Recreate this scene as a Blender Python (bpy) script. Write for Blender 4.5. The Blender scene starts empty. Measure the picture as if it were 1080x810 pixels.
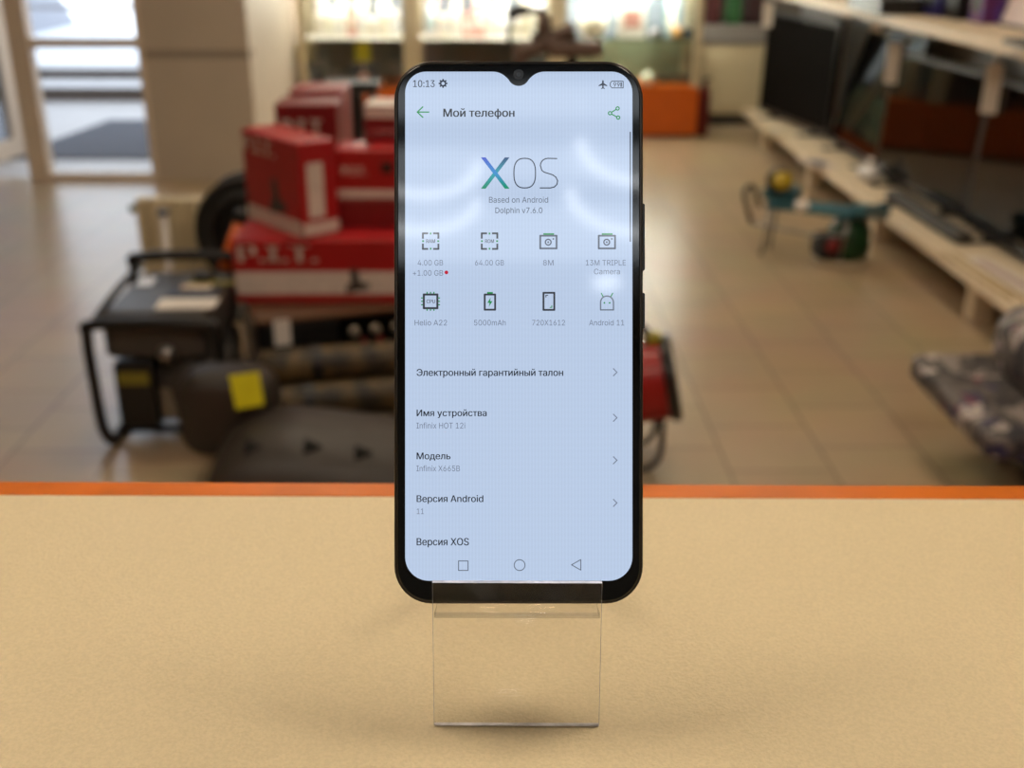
import bpy, bmesh, math, random
from mathutils import Vector, Matrix
random.seed(7)
S = bpy.context.scene
COL = S.collection
PI = math.pi
# ------------------------------------------------------------------ camera, world, exposure
F_PX, PITCH, YAW, ROLL, CAM_H = 1150.0, math.radians(22.78), math.radians(-1.0), math.radians(0.2), 1.44
_r = Vector((math.cos(YAW), math.sin(YAW), 0)); _h = Vector((-math.sin(YAW), math.cos(YAW), 0))
CF = _h * math.cos(PITCH) - Vector((0, 0, math.sin(PITCH))); _u = _r.cross(CF)
CR = _r * math.cos(ROLL) + _u * math.sin(ROLL); CU = CR.cross(CF)
CAM = Vector((0, 0, CAM_H))
cd = bpy.data.cameras.new('camera'); cam = bpy.data.objects.new('camera', cd); COL.objects.link(cam)
cam.matrix_world = Matrix(((CR.x, CU.x, -CF.x, 0), (CR.y, CU.y, -CF.y, 0), (CR.z, CU.z, -CF.z, CAM_H), (0, 0, 0, 1)))
cd.sensor_width = 36; cd.lens = F_PX / 1080 * 36; cd.clip_start = .01
cd.dof.use_dof = True; cd.dof.focus_distance = .334; cd.dof.aperture_fstop = 10.4
S.camera = cam
S.view_settings.view_transform = 'Standard'; S.view_settings.look = 'None'
S.view_settings.gamma = 1; S.view_settings.use_curve_mapping = False
S.view_settings.exposure = 0.0
try:
    S.cycles.use_denoising = True; S.cycles.max_bounces = 8; S.cycles.transparent_max_bounces = 24
    S.cycles.sample_clamp_indirect = 6
except Exception: pass
W = bpy.data.worlds.new('daylight'); S.world = W; W.use_nodes = True
W.node_tree.nodes['Background'].inputs[0].default_value = (.78, .88, 1, 1)
W.node_tree.nodes['Background'].inputs[1].default_value = 3.0
sl = bpy.data.lights.new('sun', 'SUN'); sl.energy = 4.0; sl.angle = .02; sl.color = (1, .96, .9)
sun = bpy.data.objects.new('sun', sl); COL.objects.link(sun); sun.location = (-4, 14, 8); sun.rotation_euler = (0, math.radians(-45), 0)
PANEL_E, STRIP_E, RING_E, CASE_E, SCREEN_E = 20.0, 2.7, 12.0, 120.0, .95

def ray(x, y): return CF + CR * ((x - 540) / F_PX) - CU * ((y - 405) / F_PX)
def pz(x, y, z): d = ray(x, y); return CAM + d * ((z - CAM_H) / d.z)
def py_(x, y, Y): d = ray(x, y); return CAM + d * (Y / d.y)
def px_(x, y, X): d = ray(x, y); return CAM + d * (X / d.x)

# ------------------------------------------------------------------ helpers: materials
def lin(c):
    return tuple(((v / 255) / 12.92 if v / 255 <= .04045 else ((v / 255 + .055) / 1.055) ** 2.4) for v in c[:3])
MATS = {}
def mat(name, rgb, rough=.5, metal=0, var=.06, scale=40, bump=0, spec=.5, coat=0, emit=0, rgb2=None, stretch=None):
    if name in MATS: return MATS[name]
    m = bpy.data.materials.new(name); m.use_nodes = True; nt = m.node_tree; n = nt.nodes; b = n['Principled BSDF']
    c = lin(rgb)
    tc = n.new('ShaderNodeTexCoord'); nz = n.new('ShaderNodeTexNoise'); nz.inputs['Scale'].default_value = scale
    nz.inputs['Detail'].default_value = 4
    if stretch:
        mp = n.new('ShaderNodeMapping'); mp.inputs['Scale'].default_value = stretch
        nt.links.new(tc.outputs['Object'], mp.inputs['Vector']); nt.links.new(mp.outputs[0], nz.inputs['Vector'])
    else: nt.links.new(tc.outputs['Object'], nz.inputs['Vector'])
    cr = n.new('ShaderNodeValToRGB')
    c2 = lin(rgb2) if rgb2 else c
    cr.color_ramp.elements[0].position = .35; cr.color_ramp.elements[1].position = .65
    cr.color_ramp.elements[0].color = (*[v * (1 - var) for v in c], 1); cr.color_ramp.elements[1].color = (*[min(1, v * (1 + var)) for v in c2], 1)
    nt.links.new(nz.outputs['Fac'], cr.inputs['Fac']); nt.links.new(cr.outputs[0], b.inputs['Base Color'])
    b.inputs['Roughness'].default_value = rough; b.inputs['Metallic'].default_value = metal
    b.inputs['Specular IOR Level'].default_value = spec; b.inputs['Coat Weight'].default_value = coat
    if emit:
        nt.links.new(cr.outputs[0], b.inputs['Emission Color']); b.inputs['Emission Strength'].default_value = emit
    if bump:
        bp = n.new('ShaderNodeBump'); bp.inputs['Strength'].default_value = bump; bp.inputs['Distance'].default_value = .002
        nt.links.new(nz.outputs['Fac'], bp.inputs['Height']); nt.links.new(bp.outputs[0], b.inputs['Normal'])
    MATS[name] = m; return m
def emat(name, rgb, strength, rough=.08, base=0.0, spec=.5):
    """something that gives off light, under a smooth cover"""
    if name in MATS: return MATS[name]
    m = bpy.data.materials.new(name); m.use_nodes = True; b = m.node_tree.nodes['Principled BSDF']
    b.inputs['Base Color'].default_value = (base, base, base, 1); b.inputs['Roughness'].default_value = rough
    b.inputs['Specular IOR Level'].default_value = spec
    b.inputs['Emission Color'].default_value = (*lin(rgb), 1); b.inputs['Emission Strength'].default_value = strength
    MATS[name] = m; return m
def sheet(name, tint, refl=1.0, rough=.02):
    """thin clear sheet: lets light through with a tint, mirrors by Fresnel"""
    m = bpy.data.materials.new(name); m.use_nodes = True; nt = m.node_tree; n = nt.nodes; n.remove(n['Principled BSDF'])
    t = n.new('ShaderNodeBsdfTransparent'); t.inputs[0].default_value = (*tint, 1)
    g = n.new('ShaderNodeBsdfGlossy'); g.inputs['Roughness'].default_value = rough
    lw = n.new('ShaderNodeLayerWeight'); lw.inputs['Blend'].default_value = .5
    f = n.new('ShaderNodeMath'); f.operation = 'POWER'; f.inputs[1].default_value = 5; nt.links.new(lw.outputs['Facing'], f.inputs[0])
    mu = n.new('ShaderNodeMath'); mu.operation = 'MULTIPLY_ADD'; mu.inputs[1].default_value = .96 * refl; mu.inputs[2].default_value = .04 * refl
    x = n.new('ShaderNodeMixShader')
    nt.links.new(f.outputs[0], mu.inputs[0]); nt.links.new(mu.outputs[0], x.inputs[0])
    nt.links.new(t.outputs[0], x.inputs[1]); nt.links.new(g.outputs[0], x.inputs[2])
    nt.links.new(x.outputs[0], n['Material Output'].inputs['Surface']); MATS[name] = m; return m

# ------------------------------------------------------------------ helpers: meshes and objects
def rot_from(d):
    return Vector((0, 0, 1)).rotation_difference(Vector(d).normalized()).to_matrix().to_4x4()
class MB:
    def __init__(s): s.bm = bmesh.new(); s.mi = 0
    def _fin(s, geom):
        for g in geom:
            if isinstance(g, bmesh.types.BMFace): g.material_index = s.mi
    def box(s, x0, x1, y0, y1, z0, z1, bevel=0, seg=2, M=None):
        r = bmesh.ops.create_cube(s.bm, size=1); vs = r['verts']
        for v in vs: v.co = Vector(((x0 + x1) / 2 + v.co.x * (x1 - x0), (y0 + y1) / 2 + v.co.y * (y1 - y0), (z0 + z1) / 2 + v.co.z * (z1 - z0)))
        fs = {f for v in vs for f in v.link_faces}
        for f in fs: f.material_index = s.mi
        if bevel:
            es = list({e for v in vs for e in v.link_edges})
            rr = bmesh.ops.bevel(s.bm, geom=es, offset=bevel, segments=seg, affect='EDGES', profile=.5)
            s._fin(rr['faces']); vs = list({v for f in rr['faces'] for v in f.verts} | {v for v in vs if v.is_valid})
        if M is not None: bmesh.ops.transform(s.bm, matrix=M, verts=vs)
        return s
    def cyl(s, p0, p1, r0, r1=None, n=24, caps=True):
        p0, p1 = Vector(p0), Vector(p1); r1 = r0 if r1 is None else r1
        R = rot_from(p1 - p0)
        a = [s.bm.verts.new(p0 + (R @ Vector((r0 * math.cos(2 * PI * i / n), r0 * math.sin(2 * PI * i / n), 0)))) for i in range(n)]
        b = [s.bm.verts.new(p1 + (R @ Vector((r1 * math.cos(2 * PI * i / n), r1 * math.sin(2 * PI * i / n), 0)))) for i in range(n)]
        for i in range(n): f = s.bm.faces.new((a[i], a[(i + 1) % n], b[(i + 1) % n], b[i])); f.smooth = True; f.material_index = s.mi
        if caps:
            for q in (a[::-1], b): f = s.bm.faces.new(q); f.material_index = s.mi
        return s
    def lathe(s, prof, base, axis=(0, 0, 1), n=28):
        base = Vector(base); R = rot_from(axis); rings = []
        for (r, h) in prof:
            if r < 1e-6: rings.append([s.bm.verts.new(base + (R @ Vector((0, 0, h))))])
            else: rings.append([s.bm.verts.new(base + (R @ Vector((r * math.cos(2 * PI * i / n), r * math.sin(2 * PI * i / n), h)))) for i in range(n)])
        for A, B in zip(rings, rings[1:]):
            for i in range(n):
                j = (i + 1) % n
                q = [A[i % len(A)], A[j % len(A)], B[j % len(B)], B[i % len(B)]]; u = []
                for v in q:
                    if v not in u: u.append(v)
                if len(u) > 2: f = s.bm.faces.new(u); f.smooth = True; f.material_index = s.mi
        return s
    def tube(s, pts, r, n=10, closed=False, sub=6):
        pts = [Vector(p) for p in pts]; P = []
        m = len(pts)
        if m > 2 and sub > 1:
            for i in range(m if closed else m - 1):
                g = (lambda k: pts[k % m]) if closed else (lambda k: pts[max(0, min(m - 1, k))])
                a, b, c, d = g(i - 1), g(i), g(i + 1), g(i + 2)
                for k in range(sub):
                    t = k / sub; P.append(.5 * ((2 * b) + (c - a) * t + (2 * a - 5 * b + 4 * c - d) * t * t + (3 * b - a - 3 * c + d) * t ** 3))
            if not closed: P.append(pts[-1])
        else: P = pts
        L = len(P); rings = []; N = None
        for i in range(L):
            t = (P[(i + 1) % L] - P[i - 1]) if closed else (P[min(i + 1, L - 1)] - P[max(i - 1, 0)])
            t.normalize()
            if N is None: N = t.orthogonal().normalized()
            N = (N - t * N.dot(t)).normalized(); B = t.cross(N)
            rings.append([s.bm.verts.new(P[i] + (N * math.cos(2 * PI * k / n) + B * math.sin(2 * PI * k / n)) * r) for k in range(n)])
        for i in range(L if closed else L - 1):
            A, Bq = rings[i], rings[(i + 1) % L]
            for k in range(n): f = s.bm.faces.new((A[k], A[(k + 1) % n], Bq[(k + 1) % n], Bq[k])); f.smooth = True; f.material_index = s.mi
        if not closed:
            for q in (rings[0][::-1], rings[-1]): f = s.bm.faces.new(q); f.material_index = s.mi
        return s
    def prism(s, poly, d0, d1, fn, smooth=False):
        """extrude a 2-D outline from depth d0 to d1; fn(u, v, d) -> point"""
        a = [s.bm.verts.new(fn(u, v, d0)) for u, v in poly]; b = [s.bm.verts.new(fn(u, v, d1)) for u, v in poly]; n = len(poly)
        for q in (a[::-1], b): f = s.bm.faces.new(q); f.material_index = s.mi
        for i in range(n): f = s.bm.faces.new((a[i], a[(i + 1) % n], b[(i + 1) % n], b[i])); f.material_index = s.mi; f.smooth = smooth
        return s
    def grid(s, nu, nv, fn, close=False, smooth=True):
        V = [[s.bm.verts.new(fn(i / nu, j / nv)) for j in range(nv + 1)] for i in range(nu + 1)]
        for i in range(nu):
            for j in range(nv):
                f = s.bm.faces.new((V[i][j], V[i + 1][j], V[i + 1][j + 1], V[i][j + 1])); f.smooth = smooth; f.material_index = s.mi
        return s
def obj(name, mb, mats, parent=None, loc=None):
    me = bpy.data.meshes.new(name)
    bmesh.ops.recalc_face_normals(mb.bm, faces=mb.bm.faces[:])
    mb.bm.to_mesh(me); mb.bm.free()
    for m in (mats if isinstance(mats, (list, tuple)) else [mats]): me.materials.append(m)
    o = bpy.data.objects.new(name, me); COL.objects.link(o)
    if parent: o.parent = parent
    if loc is not None: o.location = loc
    return o
def tag(o, label, cat, group=None):
    o['label'] = label; o['category'] = cat
    if group: o['group'] = group
    return o
def thing(name, label, cat, loc=(0, 0, 0), rz=0, group=None):
    o = bpy.data.objects.new(name, None); COL.objects.link(o); o.empty_display_size = .05
    o.location = loc; o.rotation_euler = (0, 0, rz); return tag(o, label, cat, group)
def struct(name, mb, m, parent=None):
    o = obj(name, mb, m, parent)
    if not parent: o['kind'] = 'structure'
    return o
def dup(o, loc=None, rz=None, label=None, parent=None):
    c = o.copy(); COL.objects.link(c)
    if parent: c.parent = parent
    if loc is not None: c.location = loc
    if rz is not None: c.rotation_euler = (0, 0, rz)
    if label: c['label'] = label
    for ch in list(o.children): dup(ch, parent=c)
    return c
import os
try:    # the sans-serif that ships inside Blender; its built-in font does if that is missing
    FONT = bpy.data.fonts.load(os.path.join(bpy.utils.resource_path('LOCAL'), 'datafiles', 'fonts', 'Inter.woff2'))
except Exception: FONT = None
from mathutils.geometry import delaunay_2d_cdt
def text_polys(body):
    """glyph outlines of a string filled as flat triangles"""
    c = bpy.data.curves.new('t', 'FONT'); c.body = body; c.resolution_u = 5; c.fill_mode = 'NONE'
    if FONT: c.font = FONT
    o = bpy.data.objects.new('t', c); COL.objects.link(o); bpy.context.view_layer.update()
    dg = bpy.context.evaluated_depsgraph_get(); cv = o.evaluated_get(dg).to_curve(dg, apply_modifiers=False)
    loops = []
    for sp in cv.splines:
        P = []; bp = sp.bezier_points; n = len(bp)
        if n < 2: continue
        for i in range(n):
            p, q = bp[i], bp[(i + 1) % n]; a, h1, h2, d = p.co, p.handle_right, q.handle_left, q.co
            straight = (h1 - a).cross(d - a).length < 1e-7 and (h2 - d).cross(d - a).length < 1e-7
            for k in range(1 if straight else 5):
                t = k / 5; r = a * (1 - t) ** 3 + h1 * 3 * t * (1 - t) ** 2 + h2 * 3 * t * t * (1 - t) + d * t ** 3
                v = Vector((r.x, r.y))
                if not P or (v - P[-1]).length > 1e-5: P.append(v)
        if (P[0] - P[-1]).length < 1e-5: P.pop()
        if len(P) > 2: loops.append(P)
    V = []; E = []
    for P in loops:
        b = len(V); V += P; E += [(b + i, b + (i + 1) % len(P)) for i in range(len(P))]
    v2, e2, f2, _a, _b, _c = delaunay_2d_cdt(V, E, [], 0, 1e-6)
    def wind(x, y):
        w = 0
        for P in loops:
            for i in range(len(P)):
                p, q = P[i], P[(i + 1) % len(P)]
                if (p.y <= y) != (q.y <= y):
                    xx = p.x + (y - p.y) / (q.y - p.y) * (q.x - p.x)
                    if xx > x: w += 1 if q.y > p.y else -1
        return w
    F = []
    for f in f2:
        cx_ = sum(v2[i].x for i in f) / 3; cy_ = sum(v2[i].y for i in f) / 3
        if wind(cx_, cy_): F.append(tuple(f))
    bpy.data.objects.remove(o); bpy.data.curves.remove(c)
    used = sorted({i for f in F for i in f}); m = {i: k for k, i in enumerate(used)}
    return [v2[i] for i in used], [tuple(m[i] for i in f) for f in F]
CAPH = max(p.y for p in text_polys('H')[0])
def put_text(mb, body, fn, x0, x1, y0, y1, bold=0.0):
    """fit text: width x0..x1; baseline y0, cap height up to y1; bold widens each stroke by that much"""
    v, f = text_polys(body); ax, bx = min(p.x for p in v), max(p.x for p in v)
    for sh in ((-bold / 2, bold / 2) if bold else (0,)):
        vs = [mb.bm.verts.new(fn(x0 + sh + (p.x - ax) / (bx - ax) * (x1 - x0), y0 + p.y / CAPH * (y1 - y0)) + Vector((0, 0, sh * 1e-6))) for p in v]
        for q in f: k = mb.bm.faces.new([vs[i] for i in q]); k.material_index = mb.mi

# ------------------------------------------------------------------ common materials
red = mat('red_print', (165, 18, 22), .42, var=.08, scale=6)
redd = mat('dark_red_print', (122, 14, 20), .42, var=.08, scale=6)
whitep = mat('white_print', (214, 200, 188), .5, var=.06, scale=30)
black = mat('black_plastic', (22, 21, 21), .35, var=.2)
blackm = mat('matt_black', (30, 28, 27), .6, var=.2, scale=25)
greyp = mat('charcoal_plastic', (62, 58, 54), .45, var=.12, scale=12)
steel = mat('brushed_steel', (150, 148, 145), .3, metal=.9, var=.08, scale=60)
paper = mat('white_paper', (226, 219, 210), .7, var=.03)
cream = mat('cream_enamel', (205, 190, 155), .4, var=.04)
yellow = mat('yellow_sticker', (212, 205, 20), .5, var=.05)
orange = mat('orange_laminate', (200, 92, 14), .38, var=.05, scale=8)
teal = mat('teal_paint', (44, 98, 112), .4, var=.12, scale=14)
green = mat('green_plastic', (14, 56, 22), .4, var=.3, scale=20)
alu = mat('cream_aluminium', (208, 196, 166), .4, metal=.15, var=.04)
tan = mat('mottled_brown', (40, 34, 26), .6, var=.35, scale=16, rgb2=(92, 72, 38))

# ------------------------------------------------------------------ the room
def floor_mat():
    m = bpy.data.materials.new('floor_tiles'); m.use_nodes = True; nt = m.node_tree; n = nt.nodes; b = n['Principled BSDF']
    tc = n.new('ShaderNodeTexCoord'); mp = n.new('ShaderNodeMapping'); mp.vector_type = 'POINT'
    mp.inputs['Rotation'].default_value = (0, 0, PI / 2); mp.inputs['Location'].default_value = (.08, .228, 0)
    bk = n.new('ShaderNodeTexBrick'); bk.offset = .5; bk.squash = 1
    bk.inputs['Scale'].default_value = 1; bk.inputs['Brick Width'].default_value = .30; bk.inputs['Row Height'].default_value = .30
    bk.inputs['Mortar Size'].default_value = .0035; bk.inputs['Mortar Smooth'].default_value = .3
    bk.inputs['Color1'].default_value = (*lin((171, 150, 121)), 1); bk.inputs['Color2'].default_value = (*lin((163, 141, 113)), 1)
    bk.inputs['Mortar'].default_value = (*lin((116, 101, 84)), 1)
    nz = n.new('ShaderNodeTexNoise'); nz.inputs['Scale'].default_value = 3.0; nz.inputs['Detail'].default_value = 6
    mx = n.new('ShaderNodeMixRGB'); mx.blend_type = 'OVERLAY'; mx.inputs[0].default_value = .16
    nt.links.new(tc.outputs['Object'], mp.inputs[0]); nt.links.new(mp.outputs[0], bk.inputs[0]); nt.links.new(tc.outputs['Object'], nz.inputs[0])
    nt.links.new(bk.outputs['Color'], mx.inputs[1]); nt.links.new(nz.outputs['Color'], mx.inputs[2]); nt.links.new(mx.outputs[0], b.inputs['Base Color'])
    b.inputs['Roughness'].default_value = .3; b.inputs['Specular IOR Level'].default_value = .5
    return m
wallm = mat('beige_wall_paint', (196, 183, 166), .6, var=.03, scale=3)
groovem = mat('groove_paint', (158, 146, 132), .6, var=.03)
greywall = mat('grey_wall_paint', (158, 160, 162), .7, var=.04, scale=3)
ceilm = mat('ceiling_white', (225, 220, 210), .8, var=.02, scale=2)
pvc = mat('white_window_profile', (222, 207, 189), .4, var=.03)
glass = sheet('window_glass', (.975, .98, .985))
GY = 6.667
struct('floor', MB().box(-5.2, 2.6, -3.0, GY + .08, -.05, 0).box(-1.56, 2.6, GY + .08, 9.1, -.05, 0), floor_mat())
struct('ceiling', MB().box(-5.2, 2.6, -3.0, GY + .12, 2.9, 3.0).box(-1.56, 2.6, GY + .12, 9.1, 2.9, 3.0), ceilm)
struct('wall_right', MB().box(2.42, 2.55, -3.0, 9.1, 0, 2.9), greywall)
struct('wall_back', MB().box(-1.43, 2.42, 9.0, 9.1, 0, 2.9), mat('back_wall_paint', (120, 114, 106), .7))
struct('wall_behind', MB().box(-5.2, 2.55, -3.1, -3.0, 0, 2.9), mat('rear_wall_paint', (150, 140, 125), .7))
struct('wall_side', MB().box(-5.3, -5.2, -3.0, 6.67, 0, 2.9), wallm)
wl = MB().box(-2.05, -1.43, GY, GY + .12, 0, .716).box(-2.05, -1.43, GY, GY + .12, .764, 2.9)
wl.box(-1.55, -1.43, GY + .12, 9.1, 0, 2.9).box(-2.05, -1.44, GY + .012, GY + .12, .716, .764)
struct('wall_left', wl, wallm)
struct('trim_1', MB().box(-2.05, -1.432, GY + .004, GY + .0119, .716, .764), groovem)
# glazed shop front left of the beige wall: fixed light with a rail, glass, sill
w1 = MB().box(-2.82, -2.70, GY - .02, GY + .07, 0, 2.9).box(-2.08, -2.05, GY - .01, GY + .07, 0, 2.9)
w1.box(-2.70, -2.08, GY - .01, GY + .07, .775, .83).box(-2.70, -2.08, GY - .01, GY + .07, 0, .045).box(-2.70, -2.08, GY - .01, GY + .07, 2.8, 2.9)
win = struct('window_1', w1, pvc)
obj('pane', MB().box(-2.70, -2.08, GY + .03, GY + .036, .045, .775).box(-2.70, -2.08, GY + .03, GY + .036, .83, 2.8), glass, win)
struct('trim_2', MB().box(-5.2, -3.75, GY, GY + .08, 0, 2.9).box(-3.75, -2.82, GY, GY + .06, 2.3, 2.9), pvc)
# the door leaf standing open outwards
dl = thing('door_leaf', 'open glazed door leaf with pale frame at far left of the shop front', 'door', (0, 0, 0))
da = pz(24, 164, 0); db = pz(-70, 192, 0); dv = (db - da); dlen = dv.length; dl.location = da
dl.rotation_euler = (0, 0, math.atan2(dv.y, dv.x))
obj('door_frame', MB().box(0, .09, -.03, .03, .01, 2.1).box(dlen - .09, dlen, -.03, .03, .01, 2.1).box(.09, dlen - .09, -.03, .03, .01, .13).box(.09, dlen - .09, -.03, .03, 2.0, 2.1), pvc, dl)
obj('door_pane', MB().box(.09, dlen - .09, -.004, .004, .13, 2.0), sheet('smoked_glass', (.62, .64, .67)), dl)
# outside: landing, steps, side wall, railing
conc = mat('exterior_concrete', (150, 148, 150), .7, var=.12, scale=9)
lightpave = mat('pale_paving', (188, 186, 186), .6, var=.06, scale=5)
struct('exterior_landing', MB().box(-6.5, -1.56, GY + .08, 9.93, -.05, 0), mat('exterior_tiles', (176, 172, 170), .5, var=.08))
struct('exterior_steps', MB().box(-5.6, -1.56, 9.93, 10.53, -.05, .114).box(-5.6, -1.56, 10.53, 11.0, -.05, .20), mat('shaded_riser_brown', (88, 78, 72), .6, var=.15, scale=30))  # risers turned from the daylight; their shade is put into this dark colour
struct('exterior_treads', MB().box(-5.6, -1.56, 9.91, 10.53, .114, .12).box(-5.6, -1.56, 10.51, 11.0, .20, .206), lightpave)
struct('exterior_ground', MB().box(-12, 4, 11.0, 40, -.05, .206), mat('snowy_ground', (238, 240, 244), .8, var=.02))
struct('exterior_wall', MB().box(-6.0, -5.6, 6.8, 13, 0, 4.4).prism([(13, .206), (15.5, .206), (13, 2.2)], -6.0, -5.6, lambda u, v, d: Vector((d, u, v))), mat('exterior_grey_render', (150, 152, 160), .8, var=.05))
dm = tag(obj('door_mat', MB().prism([(-3.25, 7.3), (-1.7, 7.3), (-1.7, 8.85), (-3.05, 8.85)], .0, .012, lambda u, v, d: Vector((u, v, d))), mat('grey_mat', (72, 74, 82), .9, var=.15, scale=60)), 'grey doormat on the landing outside the glazing', 'doormat')
rl = thing('railing', 'low grey outdoor rail seen through the upper glazing', 'railing', (-3.7, 11.6, .206))
for x in (-1.6, 1.9): obj('post', MB().box(x - .03, x + .03, -.03, .03, 0, .50), conc, rl)
obj('rail', MB().box(-1.6, 1.9, -.02, .02, .45, .49), conc, rl)

# ------------------------------------------------------------------ lamps on the ceiling
pe = emat('panel_light', (255, 238, 214), PANEL_E); pe2 = emat('panel_light_dim', (255, 236, 208), PANEL_E * .8); fr = mat('lamp_housing', (215, 212, 206), .5)
k = 0
for (x, y, w_) in [(-.9, .9, 'over the counter, left'), (.9, .9, 'over the counter, right'), (-.6, 3.6, 'over the red boxes'), (1.0, 3.9, 'over the aisle'), (-.2, 6.2, 'before the display cases'), (1.3, 6.4, 'before the far shelves')]:
    t = thing('ceiling_panel_lamp', 'square ceiling panel lamp ' + w_, 'ceiling lamp', (x, y, 2.86), 0, 'ceiling panel lamps')
    obj('lamp_frame', MB().box(-.32, .32, -.32, -.29, 0, .04).box(-.32, .32, .29, .32, 0, .04).box(-.32, -.29, -.29, .29, 0, .04).box(.29, .32, -.29, .29, 0, .04), fr, t)
    obj('diffuser', MB().box(-.29, .29, -.29, .29, .005, .04), pe if y < 2 else pe2, t)
se = emat('strip_light', (236, 244, 250), STRIP_E)
for (y0, y1, w_) in [(-1.68, -1.50, 'first behind the camera'), (-1.96, -1.76, 'second behind the camera'), (-2.42, -2.04, 'widest one by the rear wall')]:
    t = thing('ceiling_strip_lamp', 'long ceiling strip lamp, ' + w_, 'ceiling lamp', (0, (y0 + y1) / 2, 2.86), 0, 'ceiling strip lamps'); h = (y1 - y0) / 2
    obj('lamp_frame', MB().box(-.75, -.72, -h, h, 0, .04).box(.72, .75, -h, h, 0, .04).box(-.72, .72, -h, -h + .02, 0, .04).box(-.72, .72, h - .02, h, 0, .04), black, t)
    obj('diffuser', MB().box(-.72, .72, -h + .02, h - .02, .006, .04), se, t)
rg = emat('ring_light', (248, 252, 255), RING_E)
for (x, y, R_, a0, a1, w_) in [(-.27, -1.76, .15, 1.0, 2.3, 'short bow, left, in front'), (-.30, -1.93, .17, .9, 2.2, 'short bow, left, behind'), (.34, -1.66, .2, .9, 1.9, 'short bow, right, in front'), (.36, -1.88, .24, .8, 1.9, 'short bow, right, behind')]:
    t = thing('bow_lamp', 'curved neon lamp under the ceiling, ' + w_, 'ceiling lamp', (x, y, 2.80), 0, 'curved ceiling lamps')
    pts = [(R_ * math.cos(PI / 2 + PI * (q / 8 - .5) * .95), -R_ * math.sin(PI / 2 + PI * (q / 8 - .5) * .95), 0) for q in range(9)]
    obj('lamp_tube', MB().tube(pts, .012, 10), rg, t)
    obj('lamp_mount', MB().cyl((0, -R_, .01), (0, -R_, .1), .008), fr, t)
t = thing('spot_lamp', 'round white spot lamp on the ceiling behind the camera', 'ceiling lamp', (.26, -2.5, 2.84))
obj('lamp_body', MB().cyl((0, 0, .005), (0, 0, .06), .05), fr, t); obj('lamp_lens', MB().cyl((0, 0, 0), (0, 0, .006), .045), rg, t)

# ------------------------------------------------------------------ the counter
CT = CAM_H - .2306
cm = mat('cream_counter_laminate', (214, 196, 158), .42, var=.05, scale=900, bump=.25, spec=.4)
FE = .4335
rzc = math.atan2(-.009, .459)
ct = thing('service_counter', 'cream laminate counter with orange front edge under the phone stand', 'counter', (0, 0, 0), 0)
ct.rotation_euler = (0, 0, rzc); ct.location = (0, .0, 0)
obj('countertop', MB().box(-1.6, 1.6, -.25, FE - .0125, CT - .03, CT), cm, ct)
E_ = MB().box(-1.6, 1.6, FE - .0125, FE, CT - .032, CT + .0002, .0006, 1)
obj('edge_trim', E_, mat('orange_edge_trim', (200, 102, 14), .38, var=.1, scale=30, bump=.4, spec=.2), ct)
obj('front_panel', MB().box(-1.58, 1.58, FE - .04, FE - .02, 0, CT - .03), orange, ct)
obj('side_panel', MB().box(-1.58, -1.55, -.25, FE - .04, 0, CT - .03), orange, ct)
obj('side_panel', MB().box(1.55, 1.58, -.25, FE - .04, 0, CT - .03), orange, ct)

# ------------------------------------------------------------------ the phone
PXM = .2904e-3
pb = CAM + ray(547, 638) * .334                      # centre of the bottom edge, front face
ph = thing('smartphone', 'black smartphone with bright screen standing upright in a clear stand', 'phone', pb)
ph.rotation_mode = 'QUATERNION'
PM = Matrix(((CR.x, CU.x, -CF.x), (CR.y, CU.y, -CF.y), (CR.z, CU.z, -CF.z)))   # local x right, y up the phone, z out of the glass
ph.rotation_quaternion = PM.to_quaternion()
def L(x, y, z=0): return Vector(((x - 547) * PXM, (638 - y) * PXM, z))
def rrect(x0, y0, x1, y1, r, n=10):
    P = []
    for cx, cy, a in ((x1 - r, y0 + r, -90), (x1 - r, y1 - r, 0), (x0 + r, y1 - r, 90), (x0 + r, y0 + r, 180)):
        for i in range(n + 1): t = math.radians(a + 90 * i / n); P.append((cx + r * math.cos(t), cy + r * math.sin(t)))
    return P
bezel = mat('black_glass_bezel', (4, 4, 5), .06, var=0, spec=.5)
frame_m = mat('dark_bronze_frame', (58, 50, 42), .3, metal=.7, var=.1, scale=200)
# body: stacked rounded outlines
def stack(mb, levels):
    rings = [[mb.bm.verts.new(L(x, y, z)) for x, y in rrect(415 + i, 63 + i, 679 - i, 638 - i, 40 - i)] for z, i in levels]
    for A, B in zip(rings, rings[1:]):
        n = len(A)
        for k in range(n): f = mb.bm.faces.new((A[k], A[(k + 1) % n], B[(k + 1) % n], B[k])); f.smooth = True; f.material_index = mb.mi
    for q in (rings[0][::-1], rings[-1]): f = mb.bm.faces.new(q); f.material_index = mb.mi
    return mb
obj('phone_body', stack(MB(), [(-.0085, 6), (-.0078, 2.5), (-.0065, .4), (-.005, 0), (-.0022, 0), (-.001, .8), (-.0006, 2.2)]), [frame_m], ph)
obj('front_glass', stack(MB(), [(-.0007, 3.6), (-.0002, 3.8), (0, 5.0)]), bezel, ph)
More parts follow.
